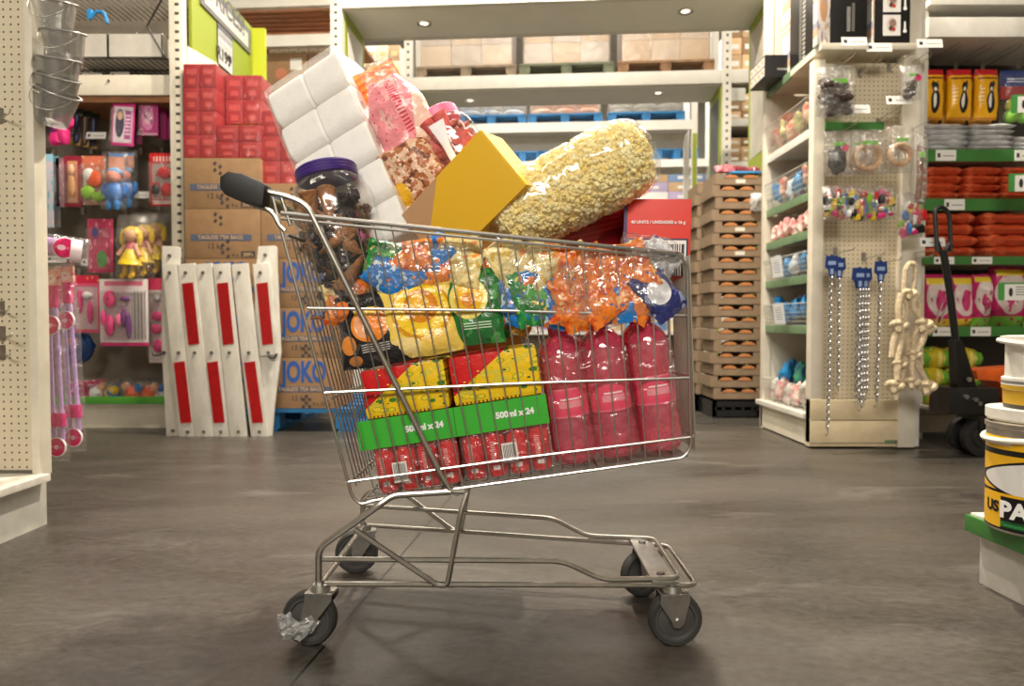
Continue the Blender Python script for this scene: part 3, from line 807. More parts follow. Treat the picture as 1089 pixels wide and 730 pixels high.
# peg hooks on the board
HOOKM = CHROME
def hook(p, ln, rot, label, group, tagm=None, tagz=.0):
    """straight prong that sticks out towards the viewer, price ticket on its tip"""
    t = thing('peg_hook', label, 'peg hook', p, rot, group)
    m = MB(); m.tube([(0, 0, 0), (0, -ln*.9, 0), (0, -ln, .012)], .0028, 6, fillet=.01); m.tube([(0, 0, .03), (0, -ln*.95, .03)], .002, 6) if tagm else None
    m.box(-.012, .012, -.002, .003, -.015, .035)
    obj('prong', m, HOOKM, t)
    if tagm:
        m = MB(); m.box(-.066, .066, -ln*.95-.002, -ln*.95, .004, .052); obj('price_ticket', m, tagm, t, rot=(R(-12), 0, 0))
    return t
for k, (x, y, ln) in enumerate(((2, 126, .10), (3, 331, .07), (4, 358, .10), (4, 378, .08))):
    hook(P(x, y, 2.325), ln, (0, 0, R(50)), ['upper', 'second', 'third', 'lowest'][k]+' short wire hook on the left cream pegboard', 'bare hooks on the left pegboard')
# rubber sole or tray lying on the ledge
m = MB(); m.lathe([(0, 0), (.05, 0), (.062, .02), (.05, .034), (0, .036)], 20)
single('dark_bowl', m, M('dark grey bowl', (70,68,64), .5), 'dark grey bowl half seen on the white plinth ledge', 'bowl', Vector((P(-2, 515, 2.2).x, 2.1, .1805)))
# --- nested clear buckets hanging from the gondola's side
CLEARB = film_mat('smoky clear bucket', (232, 232, 230), .14, .12, .2, 12, .18, (206, 204, 198))
for k, (px, py, rt) in enumerate(((53, 20, -14), (64, 52, -10), (57, 80, -14), (52, 98, -28), (48, 112, -42))):
    t = thing('clear_bucket', ['topmost', 'second', 'third', 'fourth', 'lowest'][k]+' of the clear grey buckets hanging beside the left pegboard', 'bucket', P(px+6, py+20, 2.36), (R(14), R(-rt*.6), 0), 'clear buckets hanging in a string')
    m = MB(); m.lathe([(0, .002), (.046, 0), (.050, .006), (.066, .115), (.064, .115), (.047, .008), (0, .006)], 28, cap=False); obj('bucket', m, CLEARB, t)
    m = MB(); m.tube([(.068*math.cos(a), .068*math.sin(a), .113) for a in [2*PI*i/28 for i in range(28)]], .0032, 6, closed=True); obj('rim', m, M('grey bucket rim', (150,148,144), .3, .4), t)
    m = MB(); m.tube([(.068*math.cos(a), -.02-.055*math.sin(a), .113-.06*math.sin(a)) for a in [PI*i/14 for i in range(15)]], .0018, 6); obj('bail', m, CHROME, t)
# --- pairs of lilac wand bags hanging from the gondola side
LIL = M('lilac plastic', (196, 160, 214), .35); PNK = M('hot pink plastic', (226, 50, 130), .35); PKD = print_mat('pink clock face', (250,246,248), [('e',.5,.5,.46,.46,(224,40,110)), ('e',.5,.5,.12,.12,(250,200,220)), ('s','u',9,.25,(.2,.46,.8,.54),(250,220,235))], .4)
def wand(label, px, py, D, h, rot=0):
    t = thing('toy_wand_bag', label, 'toy', P(px, py, D), (0, R(rot), R(-6)), 'lilac toy wands in clear bags')
    m = MB(); m.box(-.040, .040, -.003, .003, -.06, 0); obj('header_card', m, print_mat('peach header card', (240, 176, 160), [('e',.5,.4,.3,.3,(250,230,226)),('n',5,.6,2,(220,90,120))], .4), t)
    for s in (-1, 1):
        m = MB(); m.tube([(s*.014, 0, -.13), (s*.018, 0, -h+.07)], .0085, 10); m.ell((s*.017, 0, -.30), .011, .011, .03, 10); m.ell((s*.018, 0, -h+.16), .012, .012, .035, 10)
        obj('wand', m, LIL, t)
        m = MB(); m.cyl((s*.018, -.002, -h+.12), (s*.018, -.002, -h+.17), .015, seg=12); obj('grip', m, PNK, t)
    for z, r_ in ((-.205, .036), (-h+.045, .036)):
        m = MB(); m.cyl((0, -.012, z), (0, -.004, z), r_, seg=24); obj('clock_disc', m, PKD, t)
    m = MB(); m.box(-.024, .024, -.01, .01, -.14, -.06, bev=.004); obj('pink_card', m, PNK, t)
    m = MB(); m.pillow(.095, h*1.03, .05, 8, 24, 41, .004, 14, .02, .02, mat=Matrix.Translation((0, 0, -h/2))); obj('clear_sleeve', m, BAGF, t, smooth=60)
    return t
wand('front lilac toy wand bag hanging beside the left pegboard', 53, 287, 2.52, .70, -2)
wand('second lilac toy wand bag, hanging just behind the front one', 68, 284, 2.62, .70, -3)
t = thing('toy_wand_bag', 'lilac toy wand bag lying sideways above the hanging ones, pink clock end', 'toy', P(60, 264, 2.56), (0, R(8), 0), 'lilac toy wands in clear bags')
m = MB(); m.cyl((-.10, 0, .01), (.06, 0, 0), .030, .034, 16); obj('wand', m, LIL, t)
m = MB(); m.cyl((.065, -.02, 0), (.095, .0, 0), .042, seg=24); obj('end_cap', m, M('white pink cap', (246, 226, 232), .4), t)
m = MB(); m.cyl((.05, -.03, .004), (.075, -.045, .004), .040, .038, 24); obj('clock_disc', m, PKD, t)
m = MB(); m.pillow(.25, .10, .08, 14, 10, 42, .004, 14, .05, .05); obj('clear_sleeve', m, BAGF, t, smooth=60)

# --- bay of hanging toys: uprights, back, beams
DB = 4.75
bay = thing('toy_shelving_bay', 'cream shelving bay with dark back panel hung with toys', 'shelving', Vector((-2.65, 4.55, 0)))
def Bx(px, D): return P(px, 300, D).x+2.65
m = MB(); m.box(-1.1, .52, .32, .35, .1, 3.0); obj('back_panel', m, M('grey brown back panel', (128, 118, 104), .6, 0, .15, 4), bay)
m = MB(); m.box(.465, .545, -.15, -.08, 0, 3.2, bev=.004)
up = obj('upright', m, CREAM, bay)
m = MB(); m.box(.503, .530, -.1512, -.149, .12, 3.12)
obj('slotted_strip', m, print_mat('slotted strip', (226,218,200), [('s','v',52,.33,(70,64,56))], .5), up)
m = MB(); m.box(-1.1, .46, -.10, .30, 2.17, 2.30, bev=.008); obj('beam', m, CREAM, bay)
for k in range(4):
    m = MB(); m.cyl((-.75+.4*k, -.101, 2.26), (-.75+.4*k, -.108, 2.26), .009, seg=10); obj('bolt', m, STEEL, bay)
m = MB()
for k in range(14): m.box(-1.1, .455, -.08+.028*k, -.062+.028*k, 2.13, 2.165)
obj('slatted_underside', m, WOODO, bay)
m = MB(); m.box(-1.1, .455, -.02, .32, .0, .14); m.box(-1.1, .455, -.035, .32, .14, .155); obj('kick_base', m, CREAM, bay)
m = MB(); m.box(-1.1, .455, -.05, .32, .155, .17); obj('bottom_shelf', m, WHITEM, bay)
m = MB(); m.box(-1.1, .455, -.06, -.05, .163, .212, bev=.002); obj('green_rail', m, M('bright green price rail', (76, 150, 52), .4), bay)
# top wire shelf with white trays
t = thing('wire_shelf', 'wire shelf at the top of the toy bay holding white trays', 'shelf', Vector((-2.65, 4.55, 2.40)))
m = MB()
for k in range(40): m.tube([(-1.1+.04*k, -.1, 0), (-1.1+.04*k, .3, 0)], .003, 6)
for y in (-.1, .1, .3): m.tube([(-1.1, y, 0), (.46, y, 0)], .004, 6)
for k in range(40): m.tube([(-1.1+.04*k, -.1, .42), (-1.1+.04*k, .3, .42)], .003, 6)
m.tube([(.42, -.1, 0), (.30, -.1, .21), (.42, -.1, .42)], .006, 6)
obj('wire_grid', m, M('dark wire', (60,58,56), .4, .6), t)
for k, (x0, x1) in enumerate(((75, 114), (115, 172))):
    t = thing('white_tray', ['shorter left', 'longer right'][k]+' white cardboard tray on the wire shelf above the toys', 'tray', Vector(((P(x0, 30, 4.45).x+P(x1, 30, 4.45).x)/2, 4.62, 2.41)), group='white trays above the toy bay')
    hw = (P(x1, 30, 4.45).x-P(x0, 30, 4.45).x)/2
    m = MB(); m.box(-hw, hw, -.17, -.165, 0, .15); m.box(-hw, hw, .165, .17, 0, .15); m.box(-hw, -hw+.005, -.17, .17, 0, .15); m.box(hw-.005, hw, -.17, .17, 0, .15); m.box(-hw, hw, -.17, .17, 0, .005)
    obj('tray', m, M('white tray card', (206, 200, 190), .6, 0, .08, 8), t)
    m = MB(); m.pillow(hw*1.3, .14, .1, 12, 12, 50+k, .008, 16, mat=Matrix.Translation((0, 0, .15))); obj('packaging', m, BAGF, t)
m = MB(); m.tube([(-.05, 0, 0), (0, 0, .05), (.05, 0, .04), (.07, 0, -.03)], .011, 8, fillet=.02); m.box(-.06, -.03, -.01, .01, .0, .06, bev=.004)
single('blue_toy_handle', m, M('bright blue plastic', (46, 150, 220), .35), 'bright blue toy handle sticking out of the white tray', 'toy', P(103, 20, 4.55))

def ticket_hook(px, py, label, D=4.86, ln=.26, group='peg hooks in the toy bay'):
    return hook(P(px, py, D), ln, (0, 0, 0), label, group, TAGM)
# generic blister pack: backing card, clear bubble, shapes inside
def blister(label, px0, py0, px1, py1, D, mat, shapes=(), cat='toy', name='toy_blister_pack', rot=(0,0,0), group=None, bubble=True, thick=.006):
    a, b = P(px0, py1, D), P(px1, py0, D)
    w, h = b.x-a.x, b.z-a.z
    t = thing(name, label, cat, ((a.x+b.x)/2, D, a.z), rot, group)
    m = MB(); m.box(-w/2, w/2, -thick/2, thick/2, 0, h, bev=.0015); obj('backing_card', m, mat, t)
    for (nm, x, z, rx, rz, cm) in shapes:
        m = MB(); m.ell((x*w, -thick-.012, z*h), rx*w, .018, rz*h, 14); obj(nm, m, cm, t)
    if bubble:
        m = MB(); m.box(-w*.44, w*.44, -.045, -thick/2, h*.05, h*.82, bev=.012); obj('clear_bubble', m, FILM, t)
    return t
def pm(name, base, *ls, rough=.35): return print_mat(name, base, list(ls), rough)
RED_ = M('toy red', (208, 30, 40), .35); ORA = M('toy orange', (246, 96, 34), .4); YEL = M('toy yellow', (240, 206, 40), .4); GRN = M('toy green', (150, 206, 50), .4); BLU = M('toy blue', (52, 120, 200), .4); SKIN = M('doll skin', (232, 176, 140), .5); PUR = M('toy purple', (110, 40, 120), .4); MAG = M('toy magenta', (214, 40, 120), .4)
HAIRB = M('doll hair blonde', (238, 200, 60), .6)
# row one
ticket_hook(97, 110, 'left ticketed hook of the top row in the toy bay'); ticket_hook(120, 106, 'middle ticketed hook of the top row in the toy bay'); ticket_hook(148, 105, 'right ticketed hook of the top row in the toy bay')
for k in range(4):
    t = thing('hair_brush_pack', ['foremost', 'second', 'third', 'rearmost'][k]+' dark toy brush set hanging left of the pink boxes', 'toy', P(74+k*9, 118+k*2, 4.56+.05*k), (0, R(4), R(12)), 'dark toy brush sets in the top row')
    m = MB(); m.box(-.03, .03, -.003, .003, -.02, .06); obj('header_card', m, M('dark green card', (40, 52, 40), .5), t)
    m = MB(); m.cyl((0, -.01, -.15), (0, -.01, -.02), .013, .016, 10); m.ell((0, -.012, -.17), .022, .014, .04, 10); obj('brush', m, [M('brown brush', (92, 70, 60), .5), M('navy brush', (46, 48, 84), .5)][k % 2], t)
    m = MB(); m.box(-.028, .028, -.004, .004, -.22, -.17); obj('ochre_tip', m, M('ochre card', (150, 120, 56), .5), t)
for k in range(2):
    t = thing('pink_hair_bow_pack', ['upper', 'lower'][k]+' magenta hair toy bundle half hidden behind the clear buckets', 'toy', P(64-4*k, 132+16*k, 4.5), (0, 0, 0), 'magenta hair toys in the top row')
    m = MB(); m.ell((0, 0, 0), .055, .03, .045, 12, rough=.4, seed=k); m.ell((.05, 0, .02), .04, .03, .06, 12, rough=.4, seed=k+4); obj('bow', m, MAG, t)
    m = MB(); m.box(-.04, .05, .0, .004, -.03, .09); obj('card', m, PUR, t)
DOLLB = pm('pink doll box print', (214, 60, 140), ('r',.08,.06,.92,.88,(236,222,228)), ('e',.35,.5,.2,.32,(70,60,90)), ('e',.35,.68,.12,.10,(236,190,160)), ('r',.58,.15,.85,.8,(190,80,160)), ('s','v',12,.4,(.6,.2,.83,.75),(246,220,236)))
blister('pink-framed doll box hanging in the top row, nearer the brushes', 118, 108, 141, 155, 4.50, DOLLB, name='doll_box', bubble=True, rot=(0, R(4), 0))
HEARTB = pm('magenta heart card print', (196, 44, 130), ('e',.42,.5,.34,.36,(226,130,180)), ('e',.4,.52,.2,.2,(236,190,210)), ('n',7,.6,3,(150,30,110)), ('s','u',14,.5,(.05,.0,.95,.06),(246,220,226)))
blister('magenta heart card hanging in the top row right of the doll box', 150, 107, 168, 144, 4.52, HEARTB, name='toy_card', group='magenta cards right of the doll box')
for k in range(2): blister(['nearer', 'farther'][k]+' dark magenta card edge right of the heart card', 166+7*k, 108+2*k, 176+8*k, 148, 4.6+.05*k, M('dark magenta card', (160, 30, 100), .4), name='toy_card', bubble=False, group='magenta cards right of the doll box', rot=(0, 0, R(35)))
blister('magenta card seen edge-on between the doll box and heart card', 140, 110, 150, 153, 4.62, M('dark magenta card', (160, 30, 100), .4), name='toy_card', bubble=False, group='magenta cards right of the doll box', rot=(0,0,R(30)))
# row two
for k, (x, y) in enumerate(((57, 164), (97, 161), (124, 166), (150, 162), (172, 162))):
    ticket_hook(x, y, ORD[k]+' ticketed hook from the left in the second row of toys')
STK = pm('pastel sticker sheet', (196, 196, 206), ('v',6,.3,2,(120,180,200)), ('v',8,.22,5,(236,170,190)), ('v',7,.2,8,(240,226,180)), ('r',0,.9,1,1,(150,200,220)))
for k in range(2): blister(['front', 'rear'][k]+' pastel sticker sheet pack hanging behind the left pegboard', 38+6*k, 164+2*k, 56+7*k, 242, 4.50+.1*k, STK, name='sticker_pack', group='pastel sticker packs', cat='sticker pack', bubble=False)
blister('pale pink card between the stickers and the red-framed doll', 60, 168, 70, 220, 4.6, pm('pale pink card print', (208, 150, 160), ('v',6,.3,2,(236,220,226))), name='toy_card')
blister('small doll in a dark red window box, second row', 69, 166, 86, 220, 4.5, pm('red window box', (150, 36, 60), ('r',.2,.08,.8,.9,(206,150,110))), (('doll_body', 0, .4, .22, .22, M('tan dress', (196,140,90), .6)), ('doll_head', 0, .72, .2, .11, SKIN)), name='doll_box')
m1 = pm('orange header card', (196, 150, 130), ('r',0,.72,1,1,(220,120,90)), ('n',6,.6,4,(240,230,210)))
blister('blister pack with orange and lime toy figures, second row', 88, 166, 112, 218, 4.52, m1, (('orange_toy', .1, .52, .34, .17, ORA), ('lime_toy', -.2, .25, .3, .14, GRN), ('lime_toy', .25, .16, .3, .1, GRN), ('white_toy', -.15, .6, .25, .14, WHITE)))
for k in range(2):
    t = thing('rag_doll', ['nearer', 'farther'][k]+' blue rag doll in clear wrap, second row of the toy bay', 'doll', P(121+13*k, 222-2*k, 4.45+.1*k), (0, R(2-3*k), 0), 'blue rag dolls')
    m = MB(); m.ell((0, 0, .10), .062, .045, .075, 14); obj('dress', m, BLU, t)
    for s in (-1, 1):
        m = MB(); m.ell((s*.025, -.01, .03), .022, .022, .045, 10); obj('leg', m, M('doll trousers', (70,140,210), .5), t)
        m = MB(); m.ell((s*.066, 0, .125), .018, .018, .045, 10); obj('arm', m, BLU, t)
    m = MB(); m.ell((0, -.01, .205), .045, .042, .045, 14); obj('head', m, M('doll face peach', (230,140,120), .5), t)
    m = MB(); m.ell((0, .005, .235), .05, .045, .03, 14); obj('hat', m, M('light blue hat', (120,170,220), .5), t)
    m = MB(); m.box(-.05, .05, .02, .024, .26, .36); obj('header_card', m, pm('peach doll header', (226,150,120), ('r',0,.8,1,1,(60,130,200))), t)
    m = MB(); m.pillow(.17, .37, .11, 10, 16, 60+k, .006, 16, .04, .1, mat=Matrix.Translation((0, 0, .18))); obj('clear_bag', m, BAGF, t, smooth=60)
REDB = pm('red blister print', (206, 32, 38), ('r',.1,.12,.92,.8,(190,176,172)), ('n',6,.58,1,(226,60,60)), ('r',.1,.03,.9,.1,(240,220,220)), ('s','u',8,.5,(.15,.84,.85,.94),(246,210,200)))
blister('red blister pack of red toy vehicles, right end of the second row', 160, 163, 187, 219, 4.46, REDB, (('toy_car', .12, .62, .3, .11, RED_), ('toy_car', .2, .3, .25, .12, RED_), ('toy_car', -.25, .3, .16, .1, BLACK)))
# row three
for k, (x, y) in enumerate(((60, 229), (88, 226), (134, 226), (168, 226))):
    ticket_hook(x, y, ORD[k]+' ticketed hook from the left in the third row of toys')
P3 = pm('pink figure card', (206, 70, 110), ('v',5,.3,2,(240,150,170)), ('e',.3,.75,.12,.1,(80,90,180)), ('e',.55,.25,.2,.16,(90,170,90)), ('v',8,.2,7,(150,30,70)))
blister('dark pink card with green and blue figures, third row', 94, 233, 120, 290, 4.5, P3)
for k in range(3):
    t = thing('yellow_doll', ['foremost', 'middle', 'rearmost'][k]+' of the yellow-haired dolls in clear bags, third row', 'doll', P(138+13*k, 297-3*k, 4.42+.07*k), (0, R(3), 0), 'yellow-haired dolls in clear bags')
    m = MB(); m.lathe([(.075, .09), (.07, .11), (.03, .19), (0, .195)], 18); obj('skirt', m, YEL, t)
    m = MB(); m.ell((0, 0, .20), .035, .028, .05, 12); obj('bodice', m, M('pink bodice', (232,120,140), .5), t)
    m = MB(); m.ell((0, -.012, .28), .042, .04, .042, 14); obj('head', m, SKIN, t)
    m = MB(); m.ell((0, .01, .30), .062, .045, .04, 14, rough=.2); m.ell((-.055, .0, .26), .02, .02, .05, 10); m.ell((.055, .0, .26), .02, .02, .05, 10); obj('hair', m, HAIRB, t)
    for s in (-1, 1):
        m = MB(); m.tube([(s*.03, -.01, .22), (s*.07, -.02, .15)], .013, 8); obj('arm', m, SKIN, t)
        m = MB(); m.tube([(s*.022, -.01, .10), (s*.026, -.02, .02), (s*.028, -.045, .016)], .016, 8); obj('leg', m, M('yellow leg', (232,190,70), .5), t)
    m = MB(); m.pillow(.19, .42, .12, 10, 16, 70+k, .007, 16, .04, .1, mat=Matrix.Translation((0, 0, .2))); obj('clear_bag', m, BAGF, t, smooth=60)
# row four
for k, (x, y) in enumerate(((84, 291), (119, 294), (163, 293))):
    ticket_hook(x, y, ORD[k]+' ticketed hook from the left in the lowest row of toys')
blister('pink doctor toy set card beside the lilac wands, lowest row', 79, 293, 105, 354, 4.5, pm('pink set card', (232, 90, 130), ('r',.06,.06,.94,.8,(226,190,200)), ('r',0,.86,1,1,(220,40,80)), ('v',7,.18,3,(240,210,90))), (('stethoscope', -.2, .55, .1, .22, MAG), ('toy_tool', .2, .35, .1, .2, MAG), ('toy_tool', .1, .65, .2, .06, WHITE)))
BEAU = pm('beauty set card', (236, 226, 226), ('r',0,0,1,.05,(226,60,130)), ('r',.04,.08,.62,.9,(240,214,222)), ('s','u',14,.3,(.66,.1,.96,.82),(120,110,110)), ('r',.1,.9,.9,.97,(226,120,150)))
blister('large white and pink beauty toy set in the lowest row', 107, 297, 157, 368, 4.44, BEAU, (('mirror', -.27, .70, .13, .13, M('pink mirror', (240,50,130), .3)), ('mirror_glass', -.27, .70, .08, .08, M('grey lens', (70,66,76), .2)), ('hair_dryer', -.28, .30, .10, .16, MAG), ('perfume', -.08, .38, .08, .1, M('pink bottle', (240,110,160), .3)), ('brush', .02, .42, .05, .15, PUR), ('comb', .05, .70, .12, .035, PUR), ('brush', .12, .3, .05, .2, PUR), ('lipstick', -.4, .42, .05, .12, PNK)))
blister('narrow white and pink card behind the barrier, lowest row', 159, 296, 178, 386, 4.5, pm('narrow pink card', (222, 206, 206), ('r',0,.86,1,1,(226,70,110)), ('r',.08,.78,.92,.84,(190,180,180))), (('whistle', .0, .76, .2, .05, M('grey toy', (170,170,170), .4)), ('pink_toy', 0, .55, .3, .06, MAG), ('pink_toy', -.05, .40, .3, .06, MAG), ('pink_toy', .05, .2, .3, .08, MAG)))
t = thing('blue_backpack', 'dark blue toy bag hanging behind the lilac wands', 'bag', P(84, 386, 4.62))
m = MB(); m.ell((0, 0, .10), .105, .06, .11, 18, rough=.12); obj('bag', m, M('shiny blue fabric', (30, 74, 140), .35, 0, .3, 10, .5, 25), t)
m = MB(); m.tube([(-.05, 0, .2), (-.06, -.02, .36), (.0, -.02, .42), (.03, -.01, .3)], .014, 8, fillet=.05); obj('strap', m, M('navy strap', (26, 36, 70), .6), t)
m = MB(); m.box(-.03, .03, -.066, -.058, .12, .17, bev=.004); obj('badge', m, M('orange badge', (206,130,60), .5), t)
# bottom shelf goods
a = P(75, 415, 4.48)
t = thing('pink_toy_box', 'pink window box leaning on the bottom shelf under the toys', 'toy box', (P(90, 400, 4.62).x, 4.62, .17), (R(-24), R(-4), R(8)))
m = MB(); m.box(-.13, .13, 0, .09, 0, .15, bev=.003); obj('box', m, M('pale box card', (206, 190, 180), .5), t)
m = MB(); m.box(-.125, .125, -.003, 0, .015, .145); obj('front_print', m, pm('pink window print', (214, 40, 100), ('r',.1,.15,.9,.75,(150,24,70)), ('v',5,.25,2,(240,190,214)), ('v',7,.2,5,(232,226,236))), t)
q = random.Random(2)
for k, (px, cm, nm) in enumerate(((103, WHITE, 'white'), (114, YEL, 'yellow'), (122, BLU, 'blue'), (132, M('olive toy', (150,140,70), .5), 'olive'), (142, ORA, 'orange'), (151, RED_, 'red'), (160, ORA, 'dark orange'), (168, WHITE, 'cream'))):
    t = thing('loose_toy', '%s loose toy in clear wrap, %s from the left on the bottom shelf' % (nm, ORD[k]), 'toy', (P(px, 400, 4.65).x, 4.65+.03*(k % 2), .17), (0, 0, q.uniform(-.5, .5)), 'loose toys on the bottom shelf')
    m = MB(); m.ell((0, 0, .05), .05, .05, .05, 12, rough=.45, seed=k); obj('toy', m, cm, t)
    m = MB(); m.ell((.035, -.03, .095-.01*(k % 3)), .03, .03, .03, 10, rough=.3, seed=k); obj('toy_head', m, [SKIN, BLU, YEL][k % 3], t)
    m = MB(); m.pillow(.14, .15, .12, 8, 8, 80+k, .01, 18, mat=Matrix.Translation((0, 0, .075))); obj('clear_bag', m, BAGF, t)

# --- folding barrier of white planks with red reflectors
bar = thing('folding_barrier', 'white folding plank barrier with red reflective stripes, closed up beside the cartons', 'barrier', Vector((-1.77, 4.19, 0)))
BW = M('worn white plank', (228, 224, 214), .5, 0, .08, 6, .03, 40, (206, 202, 192), (3,3,1))
RR = M('red reflector', (178, 6, 14), .35, 0, .12, 30)
BOLT = M('grey bolt', (120, 116, 110), .4, .7)
def bz(x, y): # crop coordinates -> barrier space
    p = P(150+x/2.92, 230+y/2.92, 4.19)-Vector(bar.location); return (p.x, p.z)
def plank(name, poly, y0, y1):
    m = MB(); m.prism([bz(*p) for p in poly], y0, y1, bev=.004); return obj(name, m, BW, bar)
plank('end_post', [(62, 95), (66, 92), (105, 93), (118, 98), (117, 150), (105, 425), (128, 684), (76, 684), (62, 420)], .008, .03)
plank('end_post', [(362, 93), (412, 91), (420, 98), (420, 150), (432, 425), (412, 590), (405, 684), (345, 690), (345, 425), (356, 155)], .008, .03)
tops = [92, 142, 195, 250, 307, 373]
for k, tx in enumerate(tops):
    mx = [120, 170, 222, 277, 337, 398][k]; bx_ = [148, 198, 250, 305, 370, None][k]
    zt = 150
    if bx_: poly = [(tx-24, zt), (tx+27, zt-4), (mx+29, 425), (bx_+27, 686), (bx_-26, 688), (mx-25, 425)]
    else: poly = [(tx-24, zt), (tx+27, zt-4), (mx+24, 430), (mx-26, 434)]
    pl = plank('plank', poly, -.012-.003*(k % 2), .006)
    for i, (bx2, by2) in enumerate(((tx, 176), (mx, 424), (bx_, 669))):
        if bx2 is None: continue
        x, z = bz(bx2, by2)
        m = MB(); m.cyl((x, -.013, z), (x, -.022, z), .0115, .009, 10); obj('bolt', m, BOLT, pl)
    f = lambda y: tx+(mx-tx)*(y-176)/(424-176)
    f2 = lambda y: mx+((bx_ or mx)-mx)*(y-424)/(669-424)
    if k in (1, 3, 5):
        m = MB(); m.prism([bz(f(209)-15, 210), bz(f(205)+20, 206), bz(f(396)+18, 396), bz(f(400)-16, 401)], -.0175, -.014); obj('reflector', m, RR, pl)
    if k in (0, 2, 4):
        m = MB(); m.prism([bz(f2(453)-18, 455), bz(f2(450)+16, 450), bz(f2(640)+16, 640), bz(f2(642)-18, 642)], -.0175, -.014); obj('reflector', m, RR, pl)
for px, py in ((87, 122), (384, 120), (70, 424), (97, 667)):
    x, z = bz(px, py); m = MB(); m.cyl((x, .009, z), (x, -.004, z), .012, .009, 10); obj('bolt', m, BOLT, bar)
for s, (px, py) in ((1, (396, 428)), (-1, (72, 420))):
    x, z = bz(px, py); m = MB()
    m.tube([(x, -.004, z), (x+s*.012, -.02, z-.025), (x+s*.05, -.03, z-.024), (x+s*.058, -.02, z+.002)], .006, 8, fillet=.015); obj('strap_loop', m, BLACKP, bar)

# --- pallet with tea cartons and red boxes
BLUEP = M('blue painted pallet', (30, 112, 168), .6, 0, .2, 8, .1, 40)
def pallet(name, label, loc, w, d, mat, rot=0, h=.15, group=None):
    t = thing(name, label, 'pallet', loc, (0, 0, rot), group)
    for k in range(5):
        y = -d/2+.05+(d-.1)*k/4
        m = MB(); m.box(-w/2, w/2, y-.05, y+.05, h-.025, h); obj('deck_board', m, mat, t)
    for x in (-w/2+.06, 0, w/2-.06):
        for y in (-d/2+.06, 0, d/2-.06):
            m = MB(); m.box(x-.06, x+.06, y-.055, y+.055, .024, h-.025); obj('block', m, mat, t)
    for x in (-w/2+.05, 0, w/2-.05):
        m = MB(); m.box(x-.05, x+.05, -d/2, d/2, 0, .024); obj('skid', m, mat, t)
    return t
pallet('blue_pallet', 'blue painted pallet under the tea cartons beside the barrier', (-1.55, 4.85, 0), 1.08, 1.0, BLUEP)
TEAB = M('carton blue ink', (44, 88, 164), .6); TEAG = M('carton grey blue ink', (84, 92, 116), .6); TEAK = M('carton dark ink', (62, 58, 60), .6)
CX0 = P(197, 300, 4.35).x; cwid = P(278, 300, 4.35).x-CX0
def tea_carton(label, x, z, w, h, front=True):
    t = thing('tea_carton', label, 'carton', (x+w/2, 4.56, z), (0, 0, 0), 'brown tea cartons stacked on the blue pallet')
    m = MB(); m.box(-w/2+.002, w/2-.002, -.21, .21, .001, h-.001, bev=.003); obj('carton', m, CARD, t)
    y = -.2106
    text('JOKO', h*.56, TEAB, t, (w*.05, y, h*.70), bold=.007, sx=.60)
    m = MB(); m.box(-w*.42, w*.42, y-.0004, y+.0004, h*.32, h*.43); st = obj('ink_strip', m, TEAG, t)
    text('TAGLESS TEA BAGS', h*.10, CARDL, t, (0, y-.0008, h*.375), bold=.0008)
    text('12 kg', h*.14, TEAK, t, (-w*.02, y, h*.2))
    text("4 x 200's", h*.10, TEAK, t, (w*.28, y, h*.09))
    m = MB()
    for i, (dx, dz) in enumerate(((-.02, .10), (.0, .06), (.02, .10), (-.02, .03), (.02, .03), (0, .13))): m.box(dx-.011, dx+.009, y-.0004, y+.0004, dz*h*2-.008*2+.01, dz*h*2+.012, mat=Matrix.Translation((w*.08, 0, -.01)))
    obj('handling_print', m, TEAK, t)
    m = MB(); m.box(-w/2+.01, w/2-.01, -.025, .025, h-.0012, h+.0004); obj('tape', m, M('clear tape', (196,170,130), .25), t)
    return t
def tea_plain(label, x, z, w, h):
    t = thing('tea_carton', label, 'carton', (x+w/2, 4.56, z), (0, 0, 0), 'brown tea cartons stacked on the blue pallet')
    m = MB(); m.box(-w/2+.002, w/2-.002, -.21, .21, .001, h-.001, bev=.003); obj('carton', m, CARD, t)
    y = -.2106
    m = MB(); m.box(-w*.42, w*.38, y-.0004, y+.0004, h*.36, h*.49); obj('ink_strip', m, TEAG, t)
    text('TAGLESS TEA BAGS', h*.105, CARDL, t, (-w*.03, y-.0008, h*.425), bold=.0008)
    text('12 kg', h*.15, TEAK, t, (-w*.1, y, h*.25))
    text("4 x", h*.10, TEAK, t, (w*.16, y, h*.07)); 
    m = MB(); m.box(w*.24, w*.42, y-.0004, y+.0004, .01, h*.15); obj('count_panel', m, TEAK, t)
    text("200's", h*.10, CARDL, t, (w*.33, y-.0008, h*.08), bold=.0006)
    m = MB()
    for i in range(6):
        dx, dz = (-.022 if i % 2 else .012), .012+.026*i*.9
        m.prism([(dx-.012, dz), (dx, dz-.012), (dx+.014, dz+.004), (dx+.002, dz+.018)], y-.0004, y+.0004, mat=Matrix.Translation((w*.04, 0, .0)))
    for i in range(4):
        dx, dz = (-.022 if i % 2 else .012), h-.10+.026*i*.8
        m.prism([(dx-.012, dz), (dx, dz-.012), (dx+.014, dz+.004), (dx+.002, dz+.018)], y-.0004, y+.0004, mat=Matrix.Translation((-w*.05, 0, .0)))
    obj('handling_print', m, TEAK, t)
    return t
zs = [P(300, yy, 4.35).z for yy in (434, 380, 327, 275, 222, 168)]
zs = [.151+(z-zs[0])*((zs[5]-.151)/(zs[5]-zs[0])) for z in zs]
